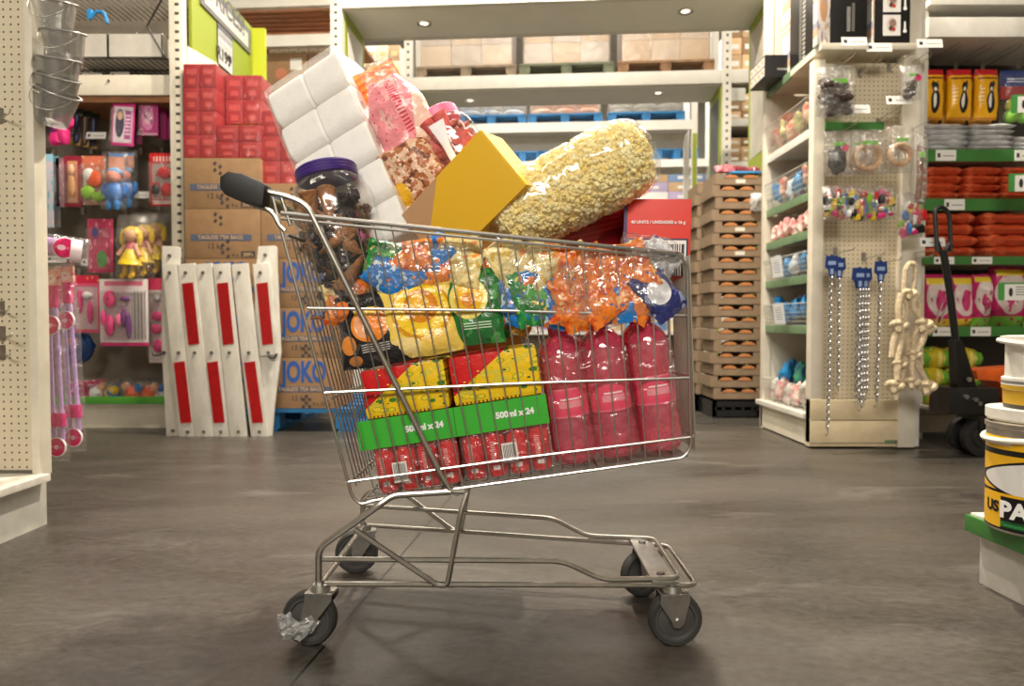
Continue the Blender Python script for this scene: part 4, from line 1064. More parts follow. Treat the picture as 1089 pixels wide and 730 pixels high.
for r_ in range(5):
    hh = zs[r_+1]-zs[r_]
    if r_ < 3:
        tea_carton('brown tea carton with big blue lettering, %s layer of the column by the trolley' % ['lowest', 'second', 'third'][r_], CX0+cwid, zs[r_], cwid, hh)
        tea_carton('brown tea carton with blue lettering behind the folding barrier, %s layer' % ['lowest', 'second', 'third'][r_], CX0, zs[r_], cwid, hh)
    else:
        tea_plain('plain-strip brown tea carton, %s of the left column above the barrier' % ['lower', 'topmost'][r_-3], CX0, zs[r_], cwid, hh)
        if r_ == 3: tea_plain('plain-strip brown tea carton beside the trolley handle, right column', CX0+cwid, zs[r_], cwid, hh)
tea_plain('topmost brown tea carton of the right column, half behind the trolley handle', CX0+cwid, zs[4], cwid, (zs[5]-zs[4])*.5)
TB = M('red tea box', (164, 24, 30), .45, 0, .08, 10); TBD = M('red box inner print', (188, 66, 62), .5); TBG = M('pale box print', (206, 180, 150), .5)
def tea_box(px0, py0, px1, py1, D, label, nx=2):
    a, b = P(px0, py1, D), P(px1, py0, D); w, h = b.x-a.x, b.z-a.z
    t = thing('red_tea_pack', label, 'tea box', ((a.x+b.x)/2, D, a.z), (0, 0, 0), 'shrink-wrapped red tea boxes stacked on the cartons')
    for i in range(nx):
        x0 = -w/2+w*i/nx
        m = MB(); m.box(x0+.0015, x0+w/nx-.0015, 0, .20, .001, h-.001, bev=.003); bx = obj('box', m, TB, t)
        m = MB(); m.box(x0+w/nx*.2, x0+w/nx*.8, -.0012, .0, h*.55, h*.78); obj('brand_panel', m, TBD, bx)
        m = MB(); m.box(x0+w/nx*.3, x0+w/nx*.7, -.0012, .0, h*.15, h*.36); obj('weight_panel', m, TBD, bx)
    m = MB(); m.box(-w/2-.001, w/2+.001, -.0035, .202, 0, h+.0005, bev=.006); obj('shrink_film', m, film_mat('tea shrink film', amount=.03, bump=.5, bs=30, haze=.02), t)
    return t
zt = zs[5]
base_y = 168
for r_ in range(4):
    tea_box(195, 68+25*r_, 230, 93+25*r_, 4.37, 'red tea pack in the left tower, %s from the top' % ORD[r_])
    tea_box(195.5, 68+25*r_, 230, 93+25*r_, 4.62, 'red tea pack hidden behind the left tower, %s from the top' % ORD[r_])
for r_ in range(2):
    tea_box(240, 80+26*r_, 278, 106+26*r_, 4.50, 'red tea pack in the middle tower, %s from the top' % ORD[r_])
    tea_box(230.5, 133+17.5*r_, 277.5, 150.5+17.5*r_, 4.37, 'wide red tea pack under the middle tower, %s layer' % ['upper', 'lower'][r_])
for r_ in range(3):
    tea_box(278.5, 118+26.5*r_, 318, 144.5+26.5*r_, 4.40, 'red tea pack on the right behind the toilet rolls, %s from the top' % ORD[r_])
for r_ in range(2):
    tea_box(279, 65+26*r_+27, 318, 91+26*r_+27, 4.7, 'red tea pack farther back on the right, %s layer' % ['upper', 'lower'][r_]) if False else None
# ------------------------------------------------------------------ rear: tunnel through the racking, pallet racks, tray stacks
RA = R(-4.0)
RT = Matrix.Rotation(RA, 4, 'Z')
def Q(px, py, Y):
    """like P, in the axes of the rear racking"""
    d = RT.inverted()@(P(px, py, 1.0)-Vector((0, 0, CAMZ)))
    q = d*(Y/d.y); q.z += CAMZ; return q
def rthing(name, label, cat, q, group=None):
    return thing(name, label, cat, RT@Vector(q), (0, 0, RA), group)
RW = M('pale rack paint', (228, 224, 214), .45, 0, .06, 4)
RSOF = M('white soffit board', (246, 243, 235), .6, 0, .03, 3)
# --- lime end panel of the left racking with sign board and price board
LX = -2.112
t = thing('lime_end_panel', 'lime green end panel with a slanting grey sign above the red tea packs', 'end panel', (LX, 4.56, 0))
m = MB(); m.box(-.02, 0, 0.0, 1.06, .2, 3.1); obj('panel', m, LIME, t)
m = MB(); m.box(-.02, .10, 1.06, 1.10, .2, 3.1); obj('back_strip', m, M('lime end strip', (186, 194, 44), .45), t)
def lz(px, py):
    """point on the panel's face seen at a pixel -> (depth from its near edge, height)"""
    d = P(px, py, 1.0); s = LX/d.x; return s-4.56, CAMZ+(d.z-CAMZ)*s
def lime_board(name, pts, mat, y_out):
    m = MB(); q = [lz(*p) for p in pts]
    a = [(0, y, z) for y, z in q]; b = [(y_out, y, z) for y, z in q]
    m.face(list(reversed(b))); m.face(a)
    for i in range(4): m.face([a[i], b[i], b[(i+1) % 4], a[(i+1) % 4]])
    return obj(name, m, mat, t, uv='y')
lime_board('white_slanted_panel', [(199,49),(232,68),(232,80),(199,80)], WHITEM, .003)
q0 = lz(213, 0); q1 = lz(265, 38)
def rboard(name, y0, y1, z0, z1, mat, x0=.001, x1=.012):
    m = MB(); m.box(x0, x1, y0, y1, z0, z1); return obj(name, m, mat, t, uv='y')
sb = rboard('sign_board', lz(212, 5)[0], lz(265, 38)[0], lz(213, 0)[1]-.03, 3.05, M('dark grey sign frame', (110,108,106), .5))
rboard('sign_face', lz(216, 5)[0], lz(262, 38)[0], lz(213, 0)[1]+.0, 3.0, M('light grey sign', (196, 194, 188), .5), .012, .014)
text("PRICES!", .19, M('dark sign letters', (84, 82, 82), .5), t, (.0146, (lz(216, 5)[0]+lz(262, 38)[0])/2, lz(213, 0)[1]+.12), (PI/2, 0, PI/2), bold=.004)
pb0, pb1 = lz(231, 24), lz(246, 78)
rboard('price_board', lz(230.5, 40)[0], lz(246.5, 60)[0], lz(231, 68)[1], lz(231, 24)[1], print_mat('price board print', (206, 204, 200), [('r',0,.86,1,1,(90,90,96)), ('r',.06,.84,.94,.68,(150,150,154)), ('s','v',24,.4,(.1,.35,.9,.62),(130,128,128)), ('r',0,0,1,.03,(60,60,60)), ('r',0,0,.03,1,(60,60,60)), ('r',.97,0,1,1,(60,60,60))], .5), .002, .008)
text("R199", .115, BLACK, t, (.0085, (lz(230.5, 40)[0]+lz(246.5, 60)[0])/2-.03, lz(231, 68)[1]+.085), (PI/2, 0, PI/2), bold=.005)
text("95", .06, BLACK, t, (.0085, lz(246.5, 60)[0]-.05, lz(231, 68)[1]+.11), (PI/2, 0, PI/2), bold=.002)
# --- racking seen between the lime panel and the tunnel upright
t = rthing('slatted_rack', 'pallet racking with timber slats and pale beams above the red tea packs', 'racking', (0, 6.6, 0))
x0, x1 = Q(268, 50, 6.6).x, Q(357, 50, 6.6).x
for (ya, yb) in ((0, 9), (39, 51)):
    m = MB(); m.box(x0-.3, x1, -.04, .02, Q(300, yb, 6.6).z, Q(300, ya, 6.6).z); obj('beam', m, RW, t)
m = MB()
zz = Q(300, 38, 6.6).z+.02
for k in range(14): m.box(x0-.3, x1, .05+.10*k, .12+.10*k, zz-.0, zz+.03)
for k in range(14): m.box(x0-.3, x1, .05+.10*k, .12+.10*k, Q(300, 9, 6.6).z-.03+.02, Q(300, 9, 6.6).z+.03)
obj('timber_slats', m, WOODO, t)
m = MB(); m.box(x0-.3, x1, 1.3, 1.34, .3, 3.6); obj('back_sheet', m, M('rack back sheet', (150,138,120), .6), t)
m = MB(); m.box(x0-.3, x1, .3, 1.2, Q(300, 100, 6.6).z-.05, Q(300, 92, 6.6).z); obj('lower_shelf', m, RW, t)
zl = Q(300, 92, 6.6).z
for k, (pa, pb_, ytop, cc, lb) in enumerate(((281, 326, 56, CARD, 'large brown carton with a red mark'), (327, 352, 57, M('dull carton', (150,112,84), .7), 'smaller dull brown carton'))):
    xa, xb = Q(pa, 70, 6.7).x, Q(pb_, 70, 6.7).x
    t = rthing('storage_carton', lb+' on the rack above the toilet rolls', 'carton', ((xa+xb)/2, 6.72, zl+.001), 'cartons on the slatted rack')
    h = Q(300, ytop, 6.7).z-zl; hw = (xb-xa)/2-.003
    m = MB(); m.box(-hw, hw, 0, .4, 0, h, bev=.004); obj('carton', m, cc, t)
    m = MB(); m.box(hw*.2, hw*.75, -.002, .0, h*.55, h*.85); obj('paper_label', m, M('paper label', (226,222,214), .5), t)
    if k == 0:
        m = MB(); m.cyl((-.05, .001, h*.45), (-.05, -.002, h*.45), .06, seg=20); m.cyl((-.05, -.0, h*.45), (-.05, -.003, h*.45), .045, seg=20); obj('red_stamp', m, M('faded red stamp', (190,120,90), .6), t)
for k in range(8):
    xa = x0+.02+.105*k; 
    t = rthing('pale_carton', '%s pale carton from left between the timber slats and the brown cartons' % ORD[k], 'carton', (xa+.05, 6.95, Q(300, 51, 6.6).z+.0), 'small pale cartons on the slatted rack')
    m = MB(); m.box(-.048, .048, 0, .15, .0, .17, bev=.003); obj('carton', m, M('pale carton', (222, 210, 186), .6), t)
    m = MB(); m.box(-.03, .03, -.002, 0, .05, .11); obj('label', m, M('straw label', (206, 190, 140), .6), t)
# --- tunnel through the first rack
PY0, PY1 = 5.5, 6.07
t = rthing('rack_tunnel', 'white tunnel frame of the racking with a grey soffit across the top of the view', 'racking', (0, PY0, 0))
zs0 = Q(590, 3, PY0).z
xl, xr = Q(366, 30, PY0).x, Q(818, 30, PY0).x
dy = PY1-PY0
m = MB(); m.box(xl, xr, 0, dy, zs0, zs0+.03); sof = obj('soffit', m, RSOF, t)
m = MB(); m.box(xl-.02, xr+.02, -.05, -.001, zs0-.01, zs0+.35); obj('front_beam', m, RW, t)
m = MB(); m.box(xl-.02, xr+.02, dy, dy+.05, zs0-.005, zs0+.25); obj('rear_beam', m, RW, t)
for x, s in ((xl, -1), (xr, 1)):
    m = MB(); m.box(x-.045+s*.05, x+.045+s*.05, -.06, .03, 0, zs0+.4, bev=.004); u_ = obj('upright', m, RW, t)
    m = MB(); m.box(x-.012+s*.05, x+.012+s*.05, -.0612, -.0595, .2, .2+.075*44); obj('slotted_strip', m, MATS['slotted strip'], u_)
    m = MB(); m.box(x-.015 if s < 0 else x, x if s < 0 else x+.015, 0.03, dy, 0.1, zs0-.001); pn = obj('side_panel', m, LIME, t)
    xi = x+.002 if s < 0 else x-.002
    m = MB(); m.box(min(x, xi), max(x, xi), .10, dy-.06, .15 if s < 0 else zs0-1.15, zs0-.09); obj('poster', m, M('beige poster', (196, 190, 176), .5, 0, .15, 3) if s > 0 else M('white poster board', (222, 220, 214), .5), pn)
def downlight(px, py, Yrange, z, tt, lab):
    d = RT.inverted()@(P(px, py, 1.0)-Vector((0, 0, CAMZ))); s_ = (z-CAMZ)/d.z
    m = MB(); m.lathe([(.036, -.001), (.060, -.006), (.066, -.002), (.066, .001), (.036, .001)], 24, cap=False)
    q = d*s_; dl = rthing('downlight', lab, 'downlight', (q.x, q.y, z-.0005), 'recessed downlights in the soffits')
    m = m; obj('ring', m, M('chrome light ring', (214, 206, 190), .2, 1.0), dl)
    m = MB(); m.lathe([(0, .0), (.036, -.001)], 24, cap=False)
    bm_, nt, o = new_mat('lamp lens') if 'lamp lens' not in MATS else (MATS['lamp lens'], None, None)
    if nt:
        e = N(nt, 'ShaderNodeEmission', i_Strength=2.2); e.inputs[0].default_value = (1, .86, .66, 1); nt.links.new(e.outputs[0], o.inputs[0]); MATS['lamp lens'] = bm_
    obj('lens', m, bm_, dl)
downlight(451, 25, 0, zs0, t, 'left recessed downlight in the front grey soffit')
downlight(729, 12, 0, zs0, t, 'right recessed downlight in the front grey soffit')
# --- second rack with three wrapped pallets on top
Y2 = 7.75
t = rthing('rear_rack', 'white pallet rack behind the tunnel carrying three wrapped pallet loads', 'racking', (0, Y2, 0))
xa, xb = Q(440, 90, Y2).x, Q(768, 90, Y2).x
zt2 = Q(600, 80, Y2).z; zb2 = Q(600, 94, Y2).z
m = MB(); m.box(xa-.02, xb+.4, -.05, 0, zb2, zt2, bev=.004); obj('beam', m, RW, t)
m = MB(); m.box(xa-.02, xb+.4, .56, .60, zb2, zt2); obj('rear_beam', m, RW, t)
m = MB(); m.box(xa, xb, 0, .55, zb2-.01, zb2+.01); obj('soffit', m, RSOF, t)
m = MB(); m.box(xa, xb, 0.01, .56, zt2-.03, zt2-.005); obj('deck', m, RSOF, t)
for x in (xa-.05, xb+.04):
    m = MB(); m.box(x-.045, x+.045, -.06, .03, 0, zt2+1.4); u_ = obj('upright', m, RW, t)
    m = MB(); m.box(x-.012, x+.012, -.0612, -.0595, .2, .2+.075*60); obj('slotted_strip', m, MATS['slotted strip'], u_)
    m = MB(); m.box(x-.045, x+.045, .55, .61, 0, zt2+1.4); obj('rear_upright', m, RW, t)
for x, s in ((xa, 1), (xb, -1)):
    m = MB(); m.box(min(x, x+s*.02), max(x, x+s*.02), .0, .55, .1, zb2-.011); pn = obj('side_panel', m, LIME, t)
    m = MB(); m.box(min(x+s*.02, x+s*.023), max(x+s*.02, x+s*.023), .08, .49, .3, zb2-.12); obj('poster', m, M('dark poster', (84,84,80), .5), pn)
downlight(500, 107, 0, zb2-.01, t, 'left recessed downlight in the rear soffit')
downlight(700, 99, 0, zb2-.01, t, 'right recessed downlight in the rear soffit')
CPAL = [M('pale kraft carton', (214, 188, 160), .7, 0, .06, 9), M('grey kraft carton', (200, 182, 168), .7, 0, .06, 9), M('kraft carton', (208, 172, 130), .7, 0, .06, 9)]
WOODP = M('grey timber pallet', (150, 132, 108), .7, 0, .25, 9, .1, 40); WOODG = M('greenish timber pallet', (112, 116, 92), .7, 0, .2, 9); WOODB = M('brown timber pallet', (150, 112, 76), .7, 0, .25, 9)
for k, (pa, pb_, pm_, lb) in enumerate(((445, 550, WOODP, 'left'), (553, 652, WOODG, 'middle'), (656, 757, WOODB, 'right'))):
    a, b = Q(pa, 80, Y2+.12), Q(pb_, 80, Y2+.12); w_ = b.x-a.x
    pallet('timber_pallet', '%s of the three timber pallets on the beam behind the tunnel' % lb, RT@Vector(((a.x+b.x)/2, Y2+.29, zt2)), w_, .62, pm_, RA, .13, 'timber pallets on the rear rack')
    t = rthing('wrapped_carton_load', 'stretch-wrapped load of cartons on the %s timber pallet of the rear rack' % lb, 'pallet load', ((a.x+b.x)/2, Y2+.29, zt2+.131), 'wrapped loads on the rear rack')
    for i in range(3):
        for r_ in range(4):
            m = MB(); m.box(-w_*.45+w_*.3*i+.003, -w_*.45+w_*.3*(i+1)-.003, -.27, .27, .24*r_+.002, .24*(r_+1)-.002, bev=.004); obj('carton', m, CPAL[(k+(i+r_) % 2) % 3] if k < 2 else CPAL[2-(i+r_) % 2*2], t)
    m = MB(); m.box(-w_*.465, w_*.465, -.29, .29, .0, .98, bev=.03)
    bmesh.ops.subdivide_edges(m.bm, edges=m.bm.edges[:], cuts=4, use_grid_fill=True)
    for v in m.bm.verts: v.co.y += .012*noise.noise(v.co*7)
    obj('stretch_wrap', m, film_mat('loose stretch wrap', amount=.04, rough=.35, bump=.8, bs=9, haze=.26, haze_col=(222,216,206)), t, smooth=60)
# --- third rack further back: blue pallets of bagged goods
def far_rack(Y, yt, yb, pxs, label, xs, loads):
    t = rthing('far_rack', label, 'racking', (0, Y, 0))
    xa, xb = Q(xs[0], 130, Y).x, Q(xs[1], 130, Y).x; z1 = Q(600, yt, Y).z; z0 = Q(600, yb, Y).z
    m = MB(); m.box(xa, xb, -.05, 0, z0, z1); obj('beam', m, RW, t)
    m = MB(); m.box(xa, xb, .56, .60, z0, z1); obj('rear_beam', m, RW, t)
    m = MB(); m.box(xa, xb, 0, .56, z1-.03, z1-.004); obj('deck', m, RSOF, t)
    for x in (xa, xb):
        m = MB(); m.box(x-.04, x+.04, -.06, .0, 0, z1+1.2); obj('upright', m, RW, t)
        m = MB(); m.box(x-.04, x+.04, .54, .60, 0, z1+1.2); obj('rear_upright', m, RW, t)
        m = MB(); m.box(x-.03, x+.03, -.066, -.061, .2, z1-.2); obj('lime_strip', m, LIME, t)
    return z1
z3 = far_rack(10.0, 131, 141, None, 'third pallet rack deep in the store carrying blue pallets', (462, 738), None)
SACK = [M('blue printed sacks', (96, 140, 186), .4, 0, .4, 7, .3, 20, (226,226,222)), M('orange printed sacks', (232, 200, 176), .4, 0, .4, 8, .3, 20, (226, 110, 50)), M('grey wrapped goods', (186, 190, 184), .4, 0, .3, 8, .3, 20)]
for k, (pa, pb_, lb, hh) in enumerate(((487, 560, 'left', .34), (562, 640, 'middle', .36), (646, 727, 'right', .22))):
    a, b = Q(pa, 125, 10.1), Q(pb_, 125, 10.1); w_ = b.x-a.x
    pallet('blue_pallet', '%s of the blue pallets on the third rack deep in the store' % lb, RT@Vector(((a.x+b.x)/2, 10.29, z3)), w_, .62, BLUEP, RA, .135, 'blue pallets on the third rack')
    t = rthing('sack_load', 'low load of %s sacks on the %s blue pallet, third rack' % (('blue and white', 'orange and white', 'grey')[k], lb), 'pallet load', ((a.x+b.x)/2, 10.29, z3+.136), 'sack loads on the third rack')
    for r_ in range(3):
        for i in range(3):
            m = MB(); m.ell((-w_*.31+w_*.31*i, -.02, hh*(r_+.5)/3), w_*.18, .26, hh/5.2, 12, rough=.1, seed=i+r_*3); obj('sack', m, SACK[k], t)
    m = MB(); m.box(-w_*.48, w_*.48, -.30, .29, 0, hh, bev=.03); obj('stretch_wrap', m, MATS['loose stretch wrap'], t)
z4 = far_rack(12.6, 172, 180, None, 'fourth pallet rack, seen below the blue pallets', (470, 760), None)
for k, (pa, pb_, lb) in enumerate(((538, 574, 'left'), (577, 612, 'middle'), (696, 742, 'right'))):
    a, b = Q(pa, 165, 12.7), Q(pb_, 165, 12.7); w_ = b.x-a.x
    pallet('blue_pallet', '%s of the small blue pallets glimpsed on the fourth rack above the yellow box' % lb, RT@Vector(((a.x+b.x)/2, 12.9, z4)), max(.75, w_), .62, BLUEP, RA, .2, 'blue pallets on the fourth rack')
# --- far shelving glimpsed left and right of the racks
def far_shelf(name, label, px0, px1, Y, rows, mats, nper, carton_label, cat='carton', bottle=False, ybase=None):
    t = rthing(name, label, 'shelving', (0, Y, 0))
    xa, xb = Q(px0, 100, Y).x, Q(px1, 100, Y).x
    for (yt, yb, hpx) in rows:
        z1 = Q((px0+px1)/2, yt, Y).z; z0 = Q((px0+px1)/2, yb, Y).z
        m = MB(); m.box(xa, xb, -.02, .6, z0, z1); obj('shelf', m, RW, t)
    m = MB(); m.box(xa, xb, .6, .63, 0, 4.4); obj('back_sheet', m, MATS['rack back sheet'], t)
    for x in (xa, xb):
        m = MB(); m.box(x-.03, x+.03, -.03, .6, 0, 4.4); obj('side_frame', m, RW, t)
    for ri, (yt, yb, hpx) in enumerate(rows):
        z1 = Q((px0+px1)/2, yt, Y).z; h = hpx*Y/F; w_ = (xb-xa-.08)/nper; lay = 3 if hpx > 24 else 2
        for i in range(nper):
            for l in range(lay):
                tt = rthing('bottle_case' if bottle else 'far_carton', carton_label % (ORD[l], ORD[i], ORD[ri]), cat, (xa+.04+w_*(i+.5), Y+.05, z1+.001+h/lay*l), 'goods on the '+name.replace('_', ' '))
                m = MB(); m.box(-w_/2+.004, w_/2-.004, 0, .4, 0, h/lay-.004, bev=.006); obj('carton', m, mats[(i+l+ri) % len(mats)], tt)
                m = MB(); m.box(-w_*.28, w_*.28, -.003, 0, h/lay*.3, h/lay*.6); obj('label', m, MATS['straw label'] if bottle else MATS['paper label'], tt)
far_shelf('left_far_shelving', 'bright far shelving with pale cases left of the rear rack', 372, 428, 9.2, ((97, 103, 50), (160, 166, 45)), [M('white case', (240,236,222), .5), M('cream case', (236,226,190), .5), CARDL], 4, 'pale case, %s layer, %s stack, %s shelf, far shelving left of rear rack', bottle=True)
far_shelf('right_far_shelving', 'bright far shelving with brown cartons right of the rear rack', 772, 822, 9.0, ((74, 82, 52), (126, 134, 27), (172, 180, 26), (225, 232, 30)), [CARDL, M('tan carton', (214,176,130), .7), CARD], 3, 'small carton, %s layer, %s stack, %s shelf, far shelving right of rear rack')
# wall of far shelving that closes the view under the racks
far_shelf('end_shelving', 'farthest shelving at the end of the aisle below the racks', 440, 760, 15.2, ((215, 219, 30), (262, 266, 30), (310, 314, 30), (352, 356, 28)), [M('white goods', (226,222,216), .5), M('lilac goods', (176,160,190), .5), CARDL, M('blue goods', (110,140,176), .5), M('cream goods', (230,216,180), .5)], 7, 'goods box, %s layer, %s stack, %s shelf, farthest shelving')
# --- two stacks of cardboard trays
TRAY = M('grey brown tray card', (142, 120, 96), .8, 0, .10, 12, .06, 90); TABM = M('terracotta tray tab', (188, 122, 70), .7, 0, .1, 20)
x0 = P(759, 300, 5.0).x; x1 = P(811, 300, 5.0).x; TW = x1-x0
zb_, ztp = P(780, 425, 5.0).z, P(780, 184, 5.0).z
NT = 19; th = (ztp-zb_)/NT
t0 = thing('cardboard_tray', 'x', 'tray', (0, 0, 0))
m = MB()
W2, Dp = TW/2, .155
m.box(-W2, W2, -Dp, Dp, 0, .006)
for s in (-1, 1):
    m.box(s*W2-.004, s*W2+.004, -Dp, Dp, .006, th*.97)
m.box(-W2, W2, -Dp-.003, -Dp+.003, .004, th*.60); m.box(-W2, W2, Dp-.003, Dp+.003, .006, th*.60)
m.box(-W2, -W2*.72, -Dp-.003, -Dp+.003, th*.60, th*.97); m.box(W2*.72, W2, -Dp-.003, -Dp+.003, th*.60, th*.97)
obj('tray', m, TRAY, t0)
for x in (-W2*.38, W2*.38):
    m = MB(); m.prism([(x+.05*math.cos(a), th*.60+.024*math.sin(a)) for a in [PI*i/12 for i in range(13)]], -Dp-.006, -Dp-.003); obj('rounded_tab', m, TABM, t0)
m = MB(); m.box(-.035, .035, -Dp-.0045, -Dp-.003, .012, .04); lblp = obj('paper_label', m, M('tray paper label', (212,206,192), .6), t0)
plain = dup(t0); 
for ch in kids(plain):
    if ch.name.startswith('paper_label'): bpy.data.objects.remove(ch)
cxs = (x0+x1)/2
crate = None
for st, (yy, nm) in enumerate(((5.16, 'front'), (5.52, 'rear'))):
    for k in range(NT):
        src = t0 if (st == 0 and k in (18, 14, 12)) else plain
        off = -.012 if k % 2 else .012
        o = dup(src, (cxs+off+(-.03 if st else 0), yy, zb_+th*k), (0, 0, R(rnd.uniform(-.8, .8))), 'cardboard tray, %s from the bottom of the %s tray stack' % (ORD[k], nm), 'cardboard trays stacked beside the shelves')
    m = MB(); hh = zb_-.002
    for x in (-W2, W2-.03): m.box(x, x+.03, -Dp, Dp, 0, hh)
    m.box(-W2, W2, -Dp, -Dp+.01, .01, hh*.42); m.box(-W2, W2, -Dp, -Dp+.01, hh*.6, hh); m.box(-W2, W2, -Dp, Dp, hh-.012, hh)
    for i in range(5): m.box(-W2+W2*2*i/5, -W2+W2*2*i/5+.02, -Dp, -Dp+.01, hh*.40, hh*.62)
    m.box(-W2, W2, Dp-.01, Dp, .01, hh)
    single('black_crate', m, BLACKP, 'black plastic crate under the %s stack of cardboard trays' % nm, 'crate', (cxs+(-.03 if st else 0), yy, 0), group='black crates under the trays')
for o in (t0, plain):
    for ch in kids(o): bpy.data.objects.remove(ch)
    bpy.data.objects.remove(o)
zt_ = zb_+th*NT
q = random.Random(3)
for k, (px, cm, lb) in enumerate(((770, M('pink net goods', (214, 110, 120), .5, 0, .4, 25), 'pink'), (786, M('dark red packets', (140, 30, 40), .35, 0, .4, 18), 'dark red'), (800, M('deep red packets', (150, 36, 60), .35, 0, .4, 18), 'crimson'))):
    m = MB(); m.pillow(.15, .09, .05, 14, 12, 90+k, .008, 24, mat=Matrix.Rotation(R(-55), 4, 'X'))
    single('sweet_packet', m, cm, '%s packet lying on top of the front tray stack' % lb, 'packet', (P(px, 170, 5.1).x, 5.08+.03*k, zt_+.045), group='packets on top of the trays', smooth=60)
m = MB(); m.box(-.10, .12, -.13, .10, 0, .014, bev=.002)
single('blue_tray_card', m, M('bright blue card', (60, 150, 206), .4), 'bright blue and white flat card on top of the front tray stack', 'card', (P(787, 178, 5.1).x, 5.12, zt_-.002))
m = MB(); m.pillow(.09, .13, .06, 12, 12, 97, .009, 24)
single('white_plastic_bag', m, film_mat('white bag film', amount=.1, bump=.8, bs=30, haze=.6), 'crumpled white plastic bag hanging on the corner of the front tray stack', 'plastic bag', P(804, 215, 4.985), smooth=60)
# ------------------------------------------------------------------ right side
GD = 3.77
GX0, GX1 = P(866, 400, GD).x, P(978, 400, GD).x
GW = GX1-GX0
gz = lambda px, py, D=GD: P(px, py, D)
ge = thing('end_gondola', 'cream pegboard end gondola with white uprights, hung with bags, chains and rope', 'display stand', ((GX0+GX1)/2, GD, 0))
def E(px, py, D=GD): return P(px, py, D)-Vector(ge.location)
m = MB(); m.box(E(870,0).x, E(962,0).x, .02, .04, E(900,425).z, E(900,66).z); obj('pegboard_panel', m, peg_mat('cream pegboard end', (222, 208, 178)), ge)
m = MB(); m.box(E(866,0).x, E(878,0).x, -.01, .05, 0.03, E(900,64).z, bev=.003); obj('left_edge_trim', m, CREAM, ge)
m = MB(); m.box(E(960,0).x, E(978,0).x, -.02, .06, 0.01, 3.2, bev=.003); u_ = obj('upright', m, CREAM, ge)
m = MB(); m.box(E(978,0).x, E(986,0).x, .01, .09, 0.01, 3.2, bev=.002); obj('side_channel', m, WHITEM, ge)
# plinth with two planks
m = MB(); zA, zB, zC = E(900,425).z, E(900,447).z, .035
m.box(E(866,0).x, E(962,0).x, -.015, .03, zB+.003, zA, bev=.002); m.box(E(866,0).x, E(962,0).x, -.015, .03, zC, zB-.003, bev=.002)
m.box(E(866,0).x, E(978,0).x, .0, .05, .012, zA)
obj('plinth_boards', m, M('cream plinth board', (224, 206, 170), .5, 0, .12, 6), ge)
m = MB(); m.box(E(946,0).x, E(966,0).x, -.0165, -.0145, .035, .05); obj('green_scrape', m, DKGREEN, ge)
# top shelf of the end
m = MB(); m.box(E(868,0).x, E(968,0).x, -.07, .34, E(900,62).z+.02, E(900,62).z+.055, bev=.003); ts = obj('top_shelf', m, CREAM, ge)
m = MB(); m.prism([(-.02, 0), (-.27, 0), (-.02, -.10)], -.004, .004, Matrix.Translation((E(966,0).x, .03, E(900,62).z+.02))@Matrix.Rotation(PI/2, 4, 'Z')@Matrix.Scale(-1, 4, (1,0,0))); obj('shelf_bracket', m, CREAM, ge)
m = MB(); m.box(E(878,0).x, E(940,0).x, -.02, .018, E(900,139).z, E(900,131).z); obj('green_rail', m, GREENR, ge)
ztop = P(900, 62, GD).z+.056
# black appliance boxes on the top shelf
BB = M('black box card', (26, 24, 24), .35, 0, .05, 8); WPR = print_mat('white side print', (222, 214, 206), [('n',4,.55,1,(206,170,140)), ('e',.5,.5,.3,.2,(196,150,110)), ('n',6,.6,5,(150,150,170))], .4)
PHOTO = print_mat('white photo print', (236, 232, 228), [('e',.5,.52,.3,.36,(216,204,194)), ('e',.55,.6,.2,.2,(150,120,110)), ('e',.45,.35,.12,.12,(90,60,50)), ('e',.62,.3,.1,.1,(190,60,50))], .35)
def box_at(px0, px1, D, h, dp, label, name='appliance_box', zb=ztop, mat=BB, group='black appliance boxes on the top shelf'):
    a, b = P(px0, 20, D), P(px1, 20, D); w = b.x-a.x
    t = thing(name, label, 'box', ((a.x+b.x)/2, D, zb), (0, 0, 0), group)
    m = MB(); m.box(-w/2, w/2, 0, dp, 0, h, bev=.002); obj('carton', m, mat, t); return t, w
t, w = box_at(884, 922, 3.72, .40, .26, 'plain black appliance box with small white lettering on the top shelf, middle')
M('pale ink', (190,186,180), .5)
FP = print_mat('faint vertical lettering', (26,24,24), [('s','v',16,.55,(.0,.0,.45,.85),(176,172,166)), ('s','v',22,.6,(.62,.0,1,1),(130,128,124))], .35)
m = MB(); m.box(-.012, .030, -.0012, 0, .07, .22); obj('printed_lines', m, FP, t)
t, w = box_at(928, 968, 3.72, .40, .26, 'black appliance box with two white product pictures, right on the top shelf')
for z in (.045, .17):
    m = MB(); m.box(-w*.22, w*.24, -.002, 0, z, z+.11); obj('product_picture', m, PHOTO, t)
for z in (.07, .19):
    m = MB(); m.cyl((w*.36, .001, z), (w*.36, -.002, z), .010, seg=14); m.box(w*.34, w*.38, -.002, 0, z+.01, z+.05); obj('icon', m, WHITE, t)
m = MB(); m.box(-w/2-.001, -w/2+.008, -.002, .25, .0, .40); obj('white_spine', m, WPR, t)
t, w = box_at(869, 883, 3.72, .40, .05, 'narrow white picture carton at the left end of the top shelf', mat=WPR)
# --- side shelves running back along the aisle
SX = GX0+.02
sb = thing('aisle_shelving', 'cream aisle shelving with green shelf edges running back beside the tray stacks', 'shelving', (SX, GD+.06, 0), (0, 0, R(0)))
SL = .70   # length of the bay seen
